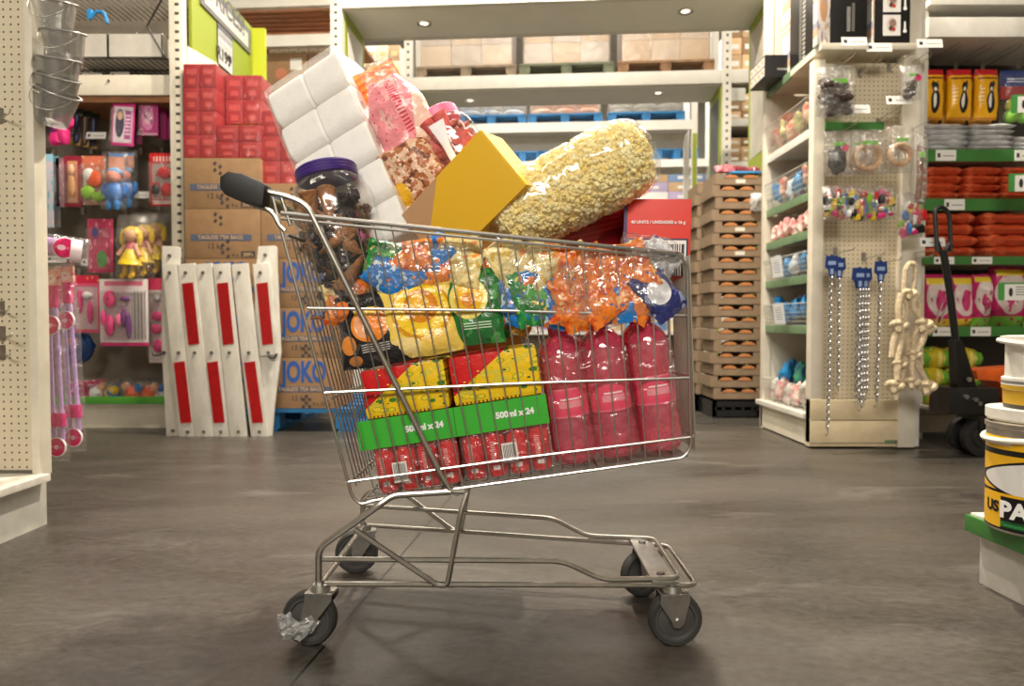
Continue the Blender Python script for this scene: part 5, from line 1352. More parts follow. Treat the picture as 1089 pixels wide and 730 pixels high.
# depth of each shelf into the gondola (+x)
m = MB(); m.box(.36, .38, 0, SL, .1, 2.9); obj('back_panel', m, peg_mat('cream pegboard back', (212, 200, 172), axes=(1, 2)), sb)
m = MB(); m.box(-.0, .38, SL, SL+.03, 0.0, 2.9); obj('end_frame', m, CREAM, sb)
m = MB(); m.box(-.03, .02, SL-.01, SL+.04, 0, 2.9, bev=.004); obj('far_upright', m, CREAM, sb)
levels = []
for k, (py, pe, gm) in enumerate(((52, 60, DKGREEN), (135, 143, WHITEM), (203, 214, DKGREEN), (244, 254, DKGREEN), (292, 303, DKGREEN), (347, 356, DKGREEN))):
    zt1 = P(867, py, GD+.06).z; zt0 = zt1-.045
    levels.append(zt1)
    m = MB(); m.box(-.01, .36, 0, SL-.01, zt1-.02, zt1-.002); s_ = obj('shelf', m, CREAM, sb)
    m = MB(); m.box(-.016, -.006, 0, SL-.01, zt0, zt1+.004, bev=.002); obj('shelf_edge', m, gm, s_)
m = MB(); zb1 = P(858, 440, GD+.06).z
m.box(-.055, .36, 0, SL+.05, zb1-.03, zb1, bev=.003); obj('base_shelf', m, WHITEM, sb)
m = MB(); m.box(-.03, .36, 0.0, SL+.02, 0.01, zb1-.031); obj('base_kick', m, CREAM, sb)
sxl = sb.location
def wire_basket(z, label, h=.15, tilt=0.0, x0=-.03):
    t = thing('wire_basket', label, 'basket', (sxl.x, sxl.y, z+.002), (0, 0, 0), 'wire baskets on the aisle shelving')
    m = MB(); y0, y1 = .03, SL-.04; xo = -.012
    for k in range(22): y = y0+(y1-y0)*k/21; m.tube([(xo, y, 0), (xo-.03, y, h)], .0016, 5)
    for k in range(6): m.tube([(xo-.03*k/5, y0, h*k/5), (xo-.03*k/5, y1, h*k/5)], .0016 if k not in (0, 5) else .003, 5)
    for y in (y0, y1): m.tube([(xo, y, 0), (xo-.03, y, h), (.30, y, h)], .003, 6); m.tube([(xo, y, 0), (.30, y, 0)], .003, 6)
    for k in range(8): m.tube([(xo+.04*k, y0, .001), (xo+.04*k, y1, .001)], .002, 5)
    obj('wire_front', m, M('white coated wire', (206, 204, 196), .35, .3), t)
    return t
def filler(z, cols, label, n=9, h=.15, group=None, sz=.075, y0=.06, x0=.03):
    q = random.Random(int(z*977)); n = int(n*1.7)
    for k in range(n):
        c, cn = cols[(k*2+k//2) % len(cols)]
        m = MB(); m.pillow(sz*1.3, sz*1.7, sz*.7, 10, 10, k+int(z*100), .008, 24)
        single('packet', m, c, '%s %s, %s from the near end' % (cn, label, ORD[k]), 'packet', (sxl.x+x0+.07*(k % 2), sxl.y+y0+(SL-.14)*k/(n-1), z+h*(.50+.12*(k % 3))+.012), (R(q.uniform(-20, 20)), R(q.uniform(-15, 15)), R(60+q.uniform(-25, 25))), group or label, smooth=60)
MC = lambda n, c, c2=None: M(n, c, .3, 0, .4, 22, .7, 45, c2)
cb, cr, cg, cw, cp, co_ = MC('sky blue packet', (40,150,220)), MC('red print packet', (206,60,50), (240,220,190)), MC('olive print packet', (120,120,70), (200,190,120)), MC('white print packet', (226,226,226), (160,180,200)), MC('pink print packet', (224,120,120), (240,230,220)), M('bright orange packet', (250,110,40), .3, 0, .3, 30, .6, 50)
wire_basket(levels[1], 'wire basket on the second shelf, under the black boxes', .17)
filler(levels[1], ((cg, 'olive and red'), (cr, 'red and cream')), 'packet in the second-shelf wire basket', 7, group='packets in the second-shelf basket')
m = MB(); m.box(-.06, .06, -.05, .05, 0, .13, bev=.01)
single('orange_packet', m, co_, 'bright orange packet standing at the far end of the second shelf', 'packet', (sxl.x+.10, sxl.y+SL-.10, levels[1]+.12))
wire_basket(levels[2], 'wire basket on the third shelf holding blue and grey packets', .16)
filler(levels[2], ((cw, 'white and blue'), (cb, 'sky blue'), (cr, 'red and cream')), 'packet in the third-shelf wire basket', 7, group='packets in the third-shelf basket')
filler(levels[3], ((cp, 'pink and white'),), 'sweet packet lying loose on the fourth shelf', 8, .09, 'pink sweet packets on the fourth shelf', .065, .04, .02)
wire_basket(levels[4], 'wire basket with a hanging white ticket on the fifth shelf', .13)
filler(levels[4], ((cw, 'white and blue'), (cb, 'sky blue')), 'packet in the fifth-shelf wire basket', 6, .12, 'packets in the fifth-shelf basket')
wire_basket(levels[5], 'wire basket with a large white ticket on the sixth shelf', .13)
filler(levels[5], ((cb, 'sky blue'),), 'packet in the sixth-shelf wire basket', 6, .15, 'blue packets in the sixth-shelf basket')
for lv, yy in ((4, .38), (5, .34)):
    m = MB(); m.box(-.003, .0, -.08, .08, -.02, .11); 
    o = single('hanging_ticket', m, print_mat('shelf ticket', (224,226,232), [('r',.1,.1,.9,.9,(236,236,236)), ('s','v',9,.3,(.2,.2,.8,.8),(90,110,160))], .5), 'large white ticket clipped to the %s-shelf wire basket' % ('fifth', 'sixth')[lv-4], 'ticket', (sxl.x-.055, sxl.y+yy, levels[lv]+.03), (0, R(-8), 0), 'tickets on the wire baskets', uv='y')
t = wire_basket(zb1, 'wide wire tray with pink and blue cloths on the base shelf', .15)
filler(zb1, ((cp, 'pink and white'), (MC('pale green packet', (190,214,196), (236,190,200)), 'pale green')), 'folded cloth in the base wire tray', 7, .11, 'folded cloths in the base wire tray', .085)
filler(zb1+.10, ((cb, 'sky blue'), (MC('navy packet', (30,60,110), (60,150,90)), 'navy and green')), 'packet heaped in the base wire tray', 4, .11, 'blue packets heaped in the base tray', .10, .10, .07)
# black boxes on the side's top shelf
zt5 = levels[0]+.004
t = thing('appliance_box', 'tall black appliance box with vertical white lettering on the aisle side', 'box', (sxl.x+.18, sxl.y+.12, zt5), (0, 0, 0), 'black appliance boxes on the aisle side top shelf')
m = MB(); m.box(-.17, .17, -.10, .28, 0, .46, bev=.002); obj('carton', m, BB, t)
m = MB(); m.box(-.1712, -.17, .06, .14, .02, .44); obj('printed_lines', m, FP, t, uv='y')
m = MB(); m.box(-.171, -.169, .285, .40, 0, .46); m.box(-.17, .17, .284, .40, 0, .46); obj('picture_side', m, WPR, t)
t = thing('flat_appliance_box', 'low black box lying on the aisle side top shelf with white squares on its side', 'box', (sxl.x-.05, sxl.y+.56, zt5-.003), (0, 0, 0))
m = MB(); m.box(-.08, .14, -.13, .13, 0, .135, bev=.002); obj('carton', m, BB, t)
for i in range(4):
    for j in range(2):
        m = MB(); m.box(-.083, -.08, -.12+.062*i, -.065+.062*i, .008+.062*j, .062+.062*j); obj('white_square', m, WPR, t, uv='y')
m = MB(); m.box(-.01, .08, -.1312, -.13, .04, .055); obj('printed_lines', m, print_mat('faint short lettering', (26,24,24), [('s','u',9,.6,(.05,.1,.95,.9),(170,166,160))], .35), t)
# --- things hung on the end gondola
def hang_hook(px, py, label, D=GD, tick=None, ln=.22):
    return hook(P(px, py, D+.02), ln, (0, 0, 0), label, 'peg hooks on the end gondola', tick)
for k, (px, py, tk) in enumerate(((889, 74, TAGM), (914, 80, TAGM), (945, 74, None), (965, 76, TAGM), (892, 142, TAGM), (934, 133, TAGM), (965, 140, None), (888, 270, None), (918, 275, None), (935, 280, None), (968, 276, TAGM))):
    hang_hook(px, py, ['top row, first from the left','top row, second from the left','top row, bare third','top row, rightmost','ring row, first from the left','ring row, second','ring row, rightmost','chain row, first','chain row, second','chain row, third','chain row, rightmost'][k]+' peg hook on the end gondola', tick=tk)
CHEW = M('dark dried chew', (66, 46, 40), .6, 0, .4, 30, .4, 60); RAWH = M('tan rawhide', (186, 132, 84), .5, 0, .3, 30, .3, 50, (230,200,160)); CARDG = M('green tab card', (120, 206, 60), .4); PKD2 = M('pink round sticker', (230, 40, 110), .4)
def chew_bag(label, px, py0, py1, D, w, kind, seed, group='clear bags of pet chews'):
    h = P(px, py0, D).z-P(px, py1, D).z
    t = thing('hanging_chew_bag', label, 'pet treats', P(px, py1, D), (0, 0, 0), group)
    q = random.Random(seed)
    if kind == 'dark':
        for k in range(22):
            m = MB(); m.ell((q.uniform(-.34, .34)*w, q.uniform(-.03, .03), h*q.uniform(.08, .72)), .05*q.uniform(.5, 1), .016, .020, 10, mat=None, rough=.3, seed=k); obj('chew', m, CHEW, t)
    elif kind == 'ring':
        for k in range(2):
            m = MB(); rr = w*.34-.006*k; m.tube([(rr*math.cos(a), -.012+.022*k, h*.38+rr*math.sin(a)) for a in [2*PI*i/24 for i in range(24)]], .0125, 8, closed=True); obj('ring_chew', m, RAWH, t)
    elif kind == 'stick':
        m = MB(); m.tube([(-.004, 0, .02), (.004, 0, h*.4), (0, 0, h*.82)], .016, 8); obj('stick_chew', m, M('brown stick chew', (140, 86, 56), .6, 0, .4, 60, .5, 80), t)
    elif kind == 'block':
        m = MB(); m.ell((0, 0, h*.38), w*.34, .022, h*.33, 16, rough=.25, seed=seed); obj('chew', m, M('black chew', (40, 40, 44), .4, 0, .3, 25), t)
    m = MB(); m.box(-w*.2, w*.2, -.03, -.026, h*.64, h*.72); obj('green_tab', m, CARDG, t)
    if kind in ('block', 'bone'):
        m = MB(); m.cyl((w*.2, -.03, h*.60), (w*.2, -.026, h*.60), .018, seg=16); obj('pink_sticker', m, PKD2, t)
    if kind == 'bone':
        for k in range(5):
            m = MB(); m.ell((q.uniform(-.2, .2)*w, 0, h*(.15+.08*k)), .03, .018, .02, 8, rough=.4, seed=k); obj('chew', m, CHEW, t)
    m = MB(); m.pillow(w, h, .075, 14, 18, seed, .006, 16, .05, .06, mat=Matrix.Translation((0, 0, h/2))); obj('clear_bag', m, HANGF, t, smooth=60)
    return t
chew_bag('large clear bag of dark twisted chews at the top left of the end gondola', 890, 70, 126, 3.56, .185, 'dark', 1)
chew_bag('second bag of dark chews just behind the large one, top left', 882, 72, 124, 3.66, .14, 'dark', 2)
chew_bag('small bag of dark chews with a pink sticker, top right of the end gondola', 968, 70, 107, 3.58, .11, 'bone', 3)
chew_bag('bag with one black chew and a pink sticker, left of the rawhide rings', 890, 139, 188, 3.56, .14, 'block', 4)
chew_bag('bag of a large tan rawhide ring, middle of the end gondola', 922, 138, 186, 3.56, .185, 'ring', 5)
chew_bag('bag of a smaller brown rawhide ring, right of the large ring', 956, 134, 184, 3.58, .15, 'ring', 6)
chew_bag('narrow bag with one long brown stick chew at the right edge', 977, 142, 216, 3.56, .075, 'stick', 7)
chew_bag('second tan rawhide ring bag behind the large ring', 912, 140, 186, 3.66, .15, 'ring', 8)
# bright little toys
TOYC = [('red', RED_), ('white', WHITE), ('yellow', YEL), ('green', GRN), ('blue', BLU), ('black', BLACK), ('magenta', MAG)]
for k, (px, py0, py1, w, lb) in enumerate(((884, 198, 234, .10, 'first'), (897, 198, 234, .10, 'second'), (910, 197, 236, .10, 'third'), (925, 199, 236, .12, 'fourth'), (942, 197, 234, .10, 'fifth'), (968, 205, 252, .14, 'rightmost, lowest'))):
    D = 3.58+.02*(k % 2); h = P(px, py0, D).z-P(px, py1, D).z
    t = thing('hanging_toy_bag', 'bag of many-coloured little rope toys, %s of the row under the chews' % lb, 'pet toy', P(px, py1, D), (0, 0, 0), 'bags of coloured little toys')
    q = random.Random(k+20)
    for i in range(26):
        nm, cm = TOYC[q.randrange(7)]
        m = MB(); m.ell((q.uniform(-.36, .36)*w, q.uniform(-.02, .01), h*q.uniform(.1, .8)), w*.17*q.uniform(.4, 1.4), .016, w*.17*q.uniform(.3, 1.8), 8, rough=.4, seed=i); obj('toy_bead', m, cm, t)
    m = MB(); m.pillow(w, h, .06, 12, 12, 30+k, .006, 18, .05, .06, mat=Matrix.Translation((0, 0, h/2))); obj('clear_bag', m, HANGF, t, smooth=60)
m = MB(); m.box(-.02, .02, -.01, .01, -.03, .03)
# chains on blue cards
STEELC = M('bright chain steel', (200, 200, 200), .25, 1.0)
def link_mesh():
    m = MB(); m.tube([(.0085*math.cos(a), 0, .0135*math.sin(a)) for a in [2*PI*i/10 for i in range(10)]], .0032, 5, closed=True); return m
LK = mesh('link', link_mesh(), STEELC)
def chain(px0, py0, px1, py1, D, label, nb, card=True):
    a, b = P(px0, py0, D), P(px1, py1, D); ln = a.z-b.z
    t = thing('hanging_chain', label, 'chain', a, (0, 0, 0), 'dog chains hanging on the end gondola')
    n = min(100, int(ln/.0185))
    for k in range(n):
        o = bpy.data.objects.new('link', LK); C.objects.link(o); o.parent = t
        f = k/n; o.location = ((b.x-a.x)*f, .004*math.sin(k), -ln*f); o.rotation_euler = (0, R(math.degrees(math.atan2(-(b.x-a.x), ln))), PI/2*(k % 2)+.3)
    m = MB(); e = Vector((b.x-a.x, 0, -ln)); m.tube([e+Vector((0,0,.01)), e+Vector((.004, 0, -.012)), e+Vector((-.004, 0, -.030)), e+Vector((-.012, 0, -.018))], .003, 6, fillet=.006); obj('clip', m, STEELC, t)
    if card:
        m = MB(); m.prism([(-.035, .0), (-.018, -.015), (-.014, -.05), (.014, -.05), (.018, -.015), (.035, 0), (.03, .06), (.012, .055), (.0, .065), (-.012, .055), (-.03, .06)], -.008, -.004); obj('blue_card', m, M('navy blue header card', (26, 56, 122), .4), t)
        m = MB(); m.box(-.02, .02, -.0095, -.008, .01, .03); m.box(-.008, .008, -.0095, -.008, -.04, -.01); obj('card_print', m, M('pale blue print', (150,176,214), .5), t)
    return t
chain(884, 284, 880, 458, 3.60, 'longest dog chain, first from the left on a blue card', 0)
chain(892, 286, 891, 414, 3.62, 'shorter dog chain beside the longest one', 0)
for k, (px, py) in enumerate(((912, 424), (915, 432), (918, 428), (921, 420), (910, 418), (916, 410))):
    chain(px+2, 297, px, py, 3.58+.025*k, '%s dog chain of the middle bunch' % ['front left', 'longest', 'front right', 'rightmost', 'leftmost', 'rearmost'][k], 0, k in (0, 2, 4))
chain(936, 290, 932, 428, 3.60, 'single thin dog chain on the third blue card, beside the rope', 0)
m = MB(); m.cyl((0, 0, -.055), (0, 0, 0), .006, seg=8); m.cyl((0,0,0),(0,0,.05),.009,seg=8)
# knotted rope
t = thing('knotted_rope', 'cream knotted cotton rope toy hanging at the right of the end gondola', 'rope toy', P(968, 420, 3.52))
ROPE = M('cream cotton rope', (232, 212, 176), .85, 0, .2, 60, .7, 160)
def rp(px, py, dy=0): 
    v = P(px, py, 3.52)-Vector(t.location); v.y += dy; return v
m = MB(); 
for pts in ([(961,310),(963,286),(967,280),(973,281),(974,292),(970,312)],):
    m.tube([rp(*p, .0) for p in pts], .0135, 8, fillet=.03)
obj('hanging_loop', m, ROPE, t)
paths = [[(957,312),(953,328),(956,346),(958,360),(952,384),(953,404)], [(975,312),(978,328),(976,344),(970,362),(972,384),(984,404),(987,418)], [(962,314),(966,330),(962,346),(968,370),(962,390),(958,416)], [(972,314),(968,326),(982,346),(980,362),(966,384),(970,410)], [(956,346),(950,362),(948,380)], [(978,346),(976,366),(980,388)]]
for k, pp in enumerate(paths):
    m = MB(); m.tube([rp(x, y, -.016+.012*(k % 3)) for x, y in pp], .0165, 8, fillet=.05, fs=5); obj('rope_strand', m, ROPE, t)
def knot(px, py, s=1.0, k=0):
    m = MB(); c = rp(px, py, -.012)
    pts = []
    for i in range(28):
        a = 2*PI*i/28
        x = (math.sin(a)+1.7*math.sin(2*a))*.0115*s; z = (math.cos(a)-1.7*math.cos(2*a))*.0095*s; y = -math.sin(3*a)*.013*s
        pts.append(c+Vector((x, y, z)))
    m.tube(pts, .0145*s, 8, closed=True); obj('knot', m, ROPE, t)
for k, (x, y, s) in enumerate(((966,313,.9),(955,347,1.1),(980,346,1.15),(955,388,.9),(970,378,1.0),(950,411,1.15),(968,407,1.0),(984,412,1.2),(987,350,.8))): knot(x, y, s, k)
# --- pet food bay to the right
PB = 4.12
pb = thing('pet_food_bay', 'shelving bay of pet food with green price rails at the right edge', 'shelving', (P(1060, 300, PB).x, PB, 0))
def X(px, D=PB): return P(px, 300, D).x-pb.location.x
def Z(py, D=PB): return P(1030, py, D).z
xl, xr = X(978), X(978)+1.25
m = MB(); m.box(xl, xr, .50, .53, .05, 3.2); obj('back_panel', m, M('dark back panel', (58, 52, 46), .6), pb)
m = MB(); m.box(xl-.01, xl+.03, .0, .5, 0, 3.2); obj('side_frame', m, CREAM, pb)
m = MB(); m.box(xl, xr, -.05, .40, Z(43), Z(22), bev=.004); m.box(xl, xr, -.06, .4, Z(10), Z(3), bev=.003); obj('top_beam', m, WHITEM, pb)
m = MB(); m.box(xl, xr, .28, .3, Z(76), Z(62)); obj('hook_bar', m, M('dark bar', (70,64,58), .5), pb)
shz = []
for k, (yt, yb, gm) in enumerate(((161, 173, GREENR), (213, 225, GREENR), (274, 282, GREENR), (348, 358, GREENR))):
    m = MB(); m.box(xl, xr, -.02, .5, Z(yb)+.01, Z(yt)); s_ = obj('shelf', m, CREAM, pb)
    m = MB(); m.box(xl, xr, -.03, -.02, Z(yb), Z(yt)+.004, bev=.001); obj('green_rail', m, gm, s_)
    for px in ((1000, 1083) if k == 0 else (1010,) if k == 1 else (1000, 1040)):
        m = MB(); m.box(X(px)-.06, X(px)+.06, -.034, -.03, Z(yb)+.003, Z(yt)); obj('price_strip', m, TAGM, s_)
    shz.append(Z(yt))
m = MB(); m.box(xl, xr, -.03, .5, Z(440), Z(431), bev=.003); m.box(xl, xr, -.02, .5, .04, Z(441)); obj('kick_base', m, M('scuffed cream base', (206,194,172), .5, 0, .2, 6), pb)
for k, (px, py, lb) in enumerate(((1072, 310, 'pink cat litter'), (1083, 194, 'red packets'), (1086, 110, 'toy balls'))):
    t = thing('price_card', 'white and green price card sticking out before the %s' % lb, 'price card', P(px+8, py, 3.85), (0, 0, R(-8)), 'price cards on the pet food bay')
    m = MB(); m.box(-.09, .09, -.002, .002, -.05, .05); obj('card', m, print_mat('price card print', (232,232,226), [('r',0,0,.18,1,(70,150,70)), ('r',0,.9,1,1,(70,150,70)), ('e',.36,.45,.06,.25,(40,40,40)), ('s','v',7,.4,(.5,.2,.9,.8),(120,120,120))], .5), t)
    m = MB(); m.tube([(.06, .003, 0), (.06, .25, .0)], .003, 6); obj('arm', m, CHROME, t)
# cat food bags hanging
CATP = print_mat('yellow cat food print', (236, 172, 22), [('r',0,.86,1,1,(190,30,40)), ('r',0,0,1,.05,(200,130,20)), ('e',.58,.34,.17,.22,(28,26,26)), ('e',.58,.62,.12,.10,(28,26,26)), ('d',0,0,1,(0,0,0)), ('e',.56,.36,.06,.14,(236,232,226)), ('e',.58,.58,.05,.04,(236,232,226)), ('s','v',14,.4,(.12,.3,.32,.62),(250,226,160)), ('s','v',9,.35,(.1,.72,.9,.82),(120,60,20))], .3)
for k, (pa, pb_) in enumerate(((975, 1003), (1006, 1033), (1035, 1061))):
    D = 4.22; a, b = P(pa, 128, D), P(pb_, 74, D); w = b.x-a.x; h = b.z-a.z
    t = thing('cat_food_bag', '%s yellow cat food bag with a black and white cat, hanging on the top row' % ['left', 'middle', 'right'][k], 'pet food', ((a.x+b.x)/2, D, a.z), (0, 0, 0), 'yellow cat food bags')
    m = MB(); m.pillow(w, h, .07, 14, 18, 40+k, .003, 12, .05, .02, mat=Matrix.Translation((0, 0, h/2))); obj('bag', m, CATP, t, smooth=60)
    for s in (-1, 1):
        m = MB(); m.prism([(w*.08+s*w*.08-.012, h*.66), (w*.08+s*w*.08+.012, h*.66), (w*.08+s*w*.10, h*.76)], -.036, -.030); obj('cat_ear_print', m, BLACK, t)
    hook(P((pa+pb_)/2-3, 72, 4.42), .34, (0, 0, 0), 'ticketed hook above the %s yellow cat food bag' % ['left', 'middle', 'right'][k], 'ticketed hooks of the pet food bay', TAGM)
    m = MB(); m.pillow(w, h, .07, 12, 14, 45+k, .003, 12, .05, .02)
    single('cat_food_bag', m, CATP, 'yellow cat food bag hidden behind the %s one' % ['left', 'middle', 'right'][k], 'pet food', ((a.x+b.x)/2+.03, D+.09, (a.z+b.z)/2), group='yellow cat food bags', smooth=60)
hook(P(1083, 70, 4.42), .34, (0, 0, 0), 'ticketed hook above the bag of toy balls', 'ticketed hooks of the pet food bay', TAGM)
t = thing('ball_bag', 'bag of yellow-green balls with a blue and red header beside the cat food', 'pet toy', P(1074, 130, 4.2))
for k, (x, z, c) in enumerate(((.0, .035, M('lime ball', (130,190,70), .6)), (.01, .10, M('tennis yellow ball', (206,214,60), .8, 0, .1, 60, .4, 120)), (.075, .09, M('tennis yellow ball', (206,214,60), .8)), (.08, .03, MATS['lime ball']))):
    m = MB(); m.ell((x, -.01, z), .042, .042, .042, 16); obj('ball', m, c, t)
m = MB(); m.box(-.06, .12, .0, .006, .14, .31); obj('header_card', m, print_mat('ball header print', (30, 60, 130), [('r',0,0,1,.45,(170,40,50)), ('s','v',10,.4,(.2,.6,.8,.8),(220,226,240))], .4), t)
m = MB(); m.pillow(.20, .30, .10, 12, 14, 52, .006, 14, mat=Matrix.Translation((.03, 0, .15))); obj('net_bag', m, FILM, t, smooth=60)
# stacks of flat bags
def stack(zb, py_top, cols, n, mat, kind, what, d=.34, dz=None, jit=.01, D=4.10, sh=0, name='pet_food_packet', ends=None, tilt=0, cn=None):
    q = random.Random(int(zb*1000))
    h = (Z(py_top, D)-zb)/n
    for ci, (pa, pb_) in enumerate(cols):
        a, b = P(pa, 200, D), P(pb_, 200, D); w = b.x-a.x
        src = None
        for k in range(n):
            m = MB(); m.pillow(w*1.04, d, h*1.08, 18, 18, ci*7+k+sh, .005, 13, .03, .03, pw=.22)
            o = single(name, m, mat, '%s %s, %s stack, %s from bottom' % (kind, what, (cn or (['left', 'right'] if len(cols) == 2 else ['left', 'middle', 'right']))[ci], ORD[k]), 'pet food', ((a.x+b.x)/2+q.uniform(-jit, jit), D+.16, zb+h*(k+.5)), (R(-90+tilt), 0, 0), 'flat packets: '+what, smooth=60)
            if ends: pass
SILV = M('silver grey pouch', (226, 226, 226), .25, .1, .2, 14, .7, 26, (190,190,194))
REDP = print_mat('red brown pouch', (196, 78, 44), [('n',5,.56,2,(222,110,70)), ('n',8,.62,5,(150,52,30)), ('s','u',3,.08,(0,.2,1,.8),(220,150,110))], .28, .7, 30)
stack(shz[0], 131, ((983, 1029), (1031, 1077)), 5, SILV, 'silver grey pouch', 'on the silver shelf', cn=['left', 'middle'])
stack(shz[0], 145, ((1079, 1125),), 3, SILV, 'silver grey pouch', 'at the right edge of the silver shelf', sh=30, cn=['rightmost'])
stack(shz[1], 177, ((982, 1023), (1024, 1063), (1064, 1106)), 4, REDP, 'red brown pouch', 'on the shelf below the silver pouches', sh=60)
stack(shz[2], 226, ((988, 1040), (1043, 1100)), 4, REDP, 'red brown pouch', 'behind the jack handle', sh=90, jit=.02)
LITT = print_mat('pink litter print', (206, 44, 110), [('e',.5,.55,.42,.34,(222,206,200)), ('r',0,0,1,.16,(226,196,50)), ('e',.5,.5,.16,.2,(206,60,120)), ('n',6,.62,3,(170,40,90)), ('r',.1,.8,.9,.92,(236,210,60))], .35)
LITG = print_mat('pink green litter print', (200, 44, 110), [('e',.5,.55,.42,.34,(222,206,200)), ('r',0,0,1,.18,(120,190,70)), ('e',.42,.5,.1,.12,(206,60,120)), ('r',.4,.25,.46,.45,(206,60,120)), ('n',6,.62,3,(170,40,90)), ('r',.1,.84,.9,.94,(236,210,60))], .35)
for k, (pa, pb_, mt, lb) in enumerate(((978, 1010, LITT, 'leftmost, behind the rope'), (1008, 1034, LITT, 'behind the jack handle'), (1032, 1052, LITG, 'narrow, right of the jack handle'), (1050, 1090, LITG, 'widest, by the price card'), (1088, 1128, LITG, 'last, cut by the photo edge'))):
    D = 4.2+.05*(k % 2); a, b = P(pa, 346, D), P(pb_, 284 if k > 1 else 300, D); w = b.x-a.x; h = P(1030, 284 if k > 2 else 292, D).z-shz[3]
    t = thing('cat_litter_bag', 'pink and white pet bag, %s, under the red pouches' % lb, 'pet food', ((a.x+b.x)/2, D, shz[3]), (0, 0, 0), 'upright pink pet bags')
    m = MB(); m.pillow(w, h, .13, 16, 18, 55+k, .006, 10, .05, .03, mat=Matrix.Translation((0, 0, h/2))); obj('bag', m, mt, t, smooth=60)
    if k >= 2: text('9', .10, M('pink numeral', (206,60,120), .4), t, (-.02 if k > 2 else 0, -.072, h*.42), bold=.004)
YLB = print_mat('yellow green pouch', (206, 182, 40), [('n',4,.55,2,(110,170,50)), ('n',7,.6,5,(236,220,120)), ('r',.2,.2,.5,.5,(90,150,50))], .3, .6, 25)
stack(Z(431), 372, ((980, 1016), (1017, 1050)), 3, YLB, 'yellow green pouch', 'on the bottom shelf behind the pallet jack', sh=120, D=4.14)
m = MB(); m.box(-.16, .16, -.1, .1, 0, .02, bev=.004)
single('white_board', m, WHITEM, 'white board lying before the bottom shelf of the pet food bay', 'board', P(1005, 437, 4.0), (R(0), R(6), 0))
t = thing('wire_hook_pair', 'two bright wire hooks leaning on the shelf behind the rope', 'hook', (P(992, 300, 4.12).x, 4.10, shz[3]+.066))
for s in (0, 1):
    m = MB(); m.tube([(.0+.03*s, 0, -.06), (.05+.03*s, 0, .08), (.07+.03*s, .02, .09)], .004, 6); obj('wire', m, CHROME, t)
# things above the top beam
for k, (px, c) in enumerate(((1000, CARDL), (1035, MATS['pale carton']), (1075, CARD))):
    m = MB(); m.box(-.09, .09, 0, .2, 0, .2, bev=.003)
    single('top_carton', m, c, '%s carton on the topmost beam of the pet food bay' % ['left', 'middle', 'right'][k], 'carton', (P(px, 5, 4.1).x, 4.1, Z(3)+.001), group='cartons on the topmost beam')
# --- pallet jack
pj = thing('pallet_jack', 'pallet jack with black upright handle and orange body beside the pet food', 'pallet jack', (P(1040, 480, 3.55).x, 3.55, 0), (0, 0, 0))
def J(px, py, D=3.55): return P(px, py, D)-Vector(pj.location)
m = MB()
m.tube([J(997, 268), J(994, 225), J(999, 220), J(1006, 222), J(1010, 232), J(1011, 268)], .011, 10, fillet=.02)
m.tube([J(996, 255), J(1002, 272), J(1011, 258)], .011, 10, fillet=.02)
obj('grip_loop', m, BLACKP, pj)
m = MB(); m.tube([J(1003, 266), J(1010, 310), J(1017, 368)], .0185, 12); obj('handle_shaft', m, M('satin black steel', (26,25,25), .35, .3), pj)
m = MB(); m.prism([(p.x, p.z) for p in (J(1012, 362), J(1020, 362), J(1034, 408), J(1032, 426), J(1016, 426), J(1013, 400))], -.03, .03, bev=.004); obj('handle_bracket', m, MATS['satin black steel'], pj)
m = MB(); m.box(J(1010, 0).x, J(1064, 0).x, -.05, .12, J(1040, 440).z, J(1040, 412).z, bev=.01); obj('pump_block', m, M('greasy black casting', (34,32,32), .4, .3), pj)
for px, py in ((1023, 403), (1030, 424), (1020, 421), (1034, 428)):
    p = J(px, py); m = MB(); m.cyl((p.x, -.05, p.z), (p.x, -.062, p.z), .012, seg=8); obj('bolt', m, STEEL, pj)
OR_ = M('orange machine paint', (226, 96, 28), .4, 0, .12, 10)
m = MB(); m.prism([(p.x, p.z) for p in (J(1038, 394), J(1100, 390), J(1110, 404), J(1110, 424), J(1078, 428), J(1062, 406), J(1040, 404))], .0, .16, bev=.006); obj('orange_head', m, OR_, pj)
m = MB(); m.box(J(1062, 0).x, J(1130, 0).x, -.02, .18, J(1080, 446).z, J(1080, 428).z, bev=.006); obj('fork_root', m, M('dark red paint', (120, 34, 24), .45), pj)
for dy in (0, .11):
    m = MB(); c = J(1043, 467); m.lathe([(0, -.025), (.05, -.026), (.055, -.018), (.083, -.022), (.098, -.02), (.098, .02), (.083, .022), (.055, .018), (.05, .026), (0, .025)], 28, Matrix.Rotation(PI/2, 4, 'X'), cap=False)
    wl = obj('wheel', m, M('black jack wheel', (30,29,29), .55), pj, loc=(c.x, dy, .098))
    m = MB(); m.cyl((c.x, dy-.026, .098), (c.x, dy-.036, .098), .02, seg=12); obj('axle_cap', m, M('rusty hub', (84,66,54), .6, .4), pj)
m = MB(); c = J(1043, 467); m.box(c.x-.03, c.x+.05, -.035, .15, .12, .22, bev=.006); obj('wheel_yoke', m, MATS['greasy black casting'], pj)
# --- paint display at the right edge
rb = thing('paint_gondola', 'white plinth with a green edge at the right, paint tins standing on it', 'display stand', (1.52, 1.60, 0), (0, 0, R(3)))
zt = P(1040, 545, 1.81).z
m = MB(); m.box(-.265, .35, -.6, .215, .0, zt-.05, bev=.004); obj('plinth', m, MATS['scuffed white plinth'], rb)
m = MB(); m.box(-.285, .35, -.62, .225, zt-.02, zt, bev=.003); obj('ledge', m, MATS['scuffed white ledge'], rb)
m = MB(); m.box(-.296, -.284, -.62, .230, zt-.05, zt-.006, bev=.002); obj('green_edge', m, GREENR, rb)
m = MB(); m.box(-.284, .35, .222, .23, zt-.05, zt-.006); obj('end_edge', m, GREENR, rb)
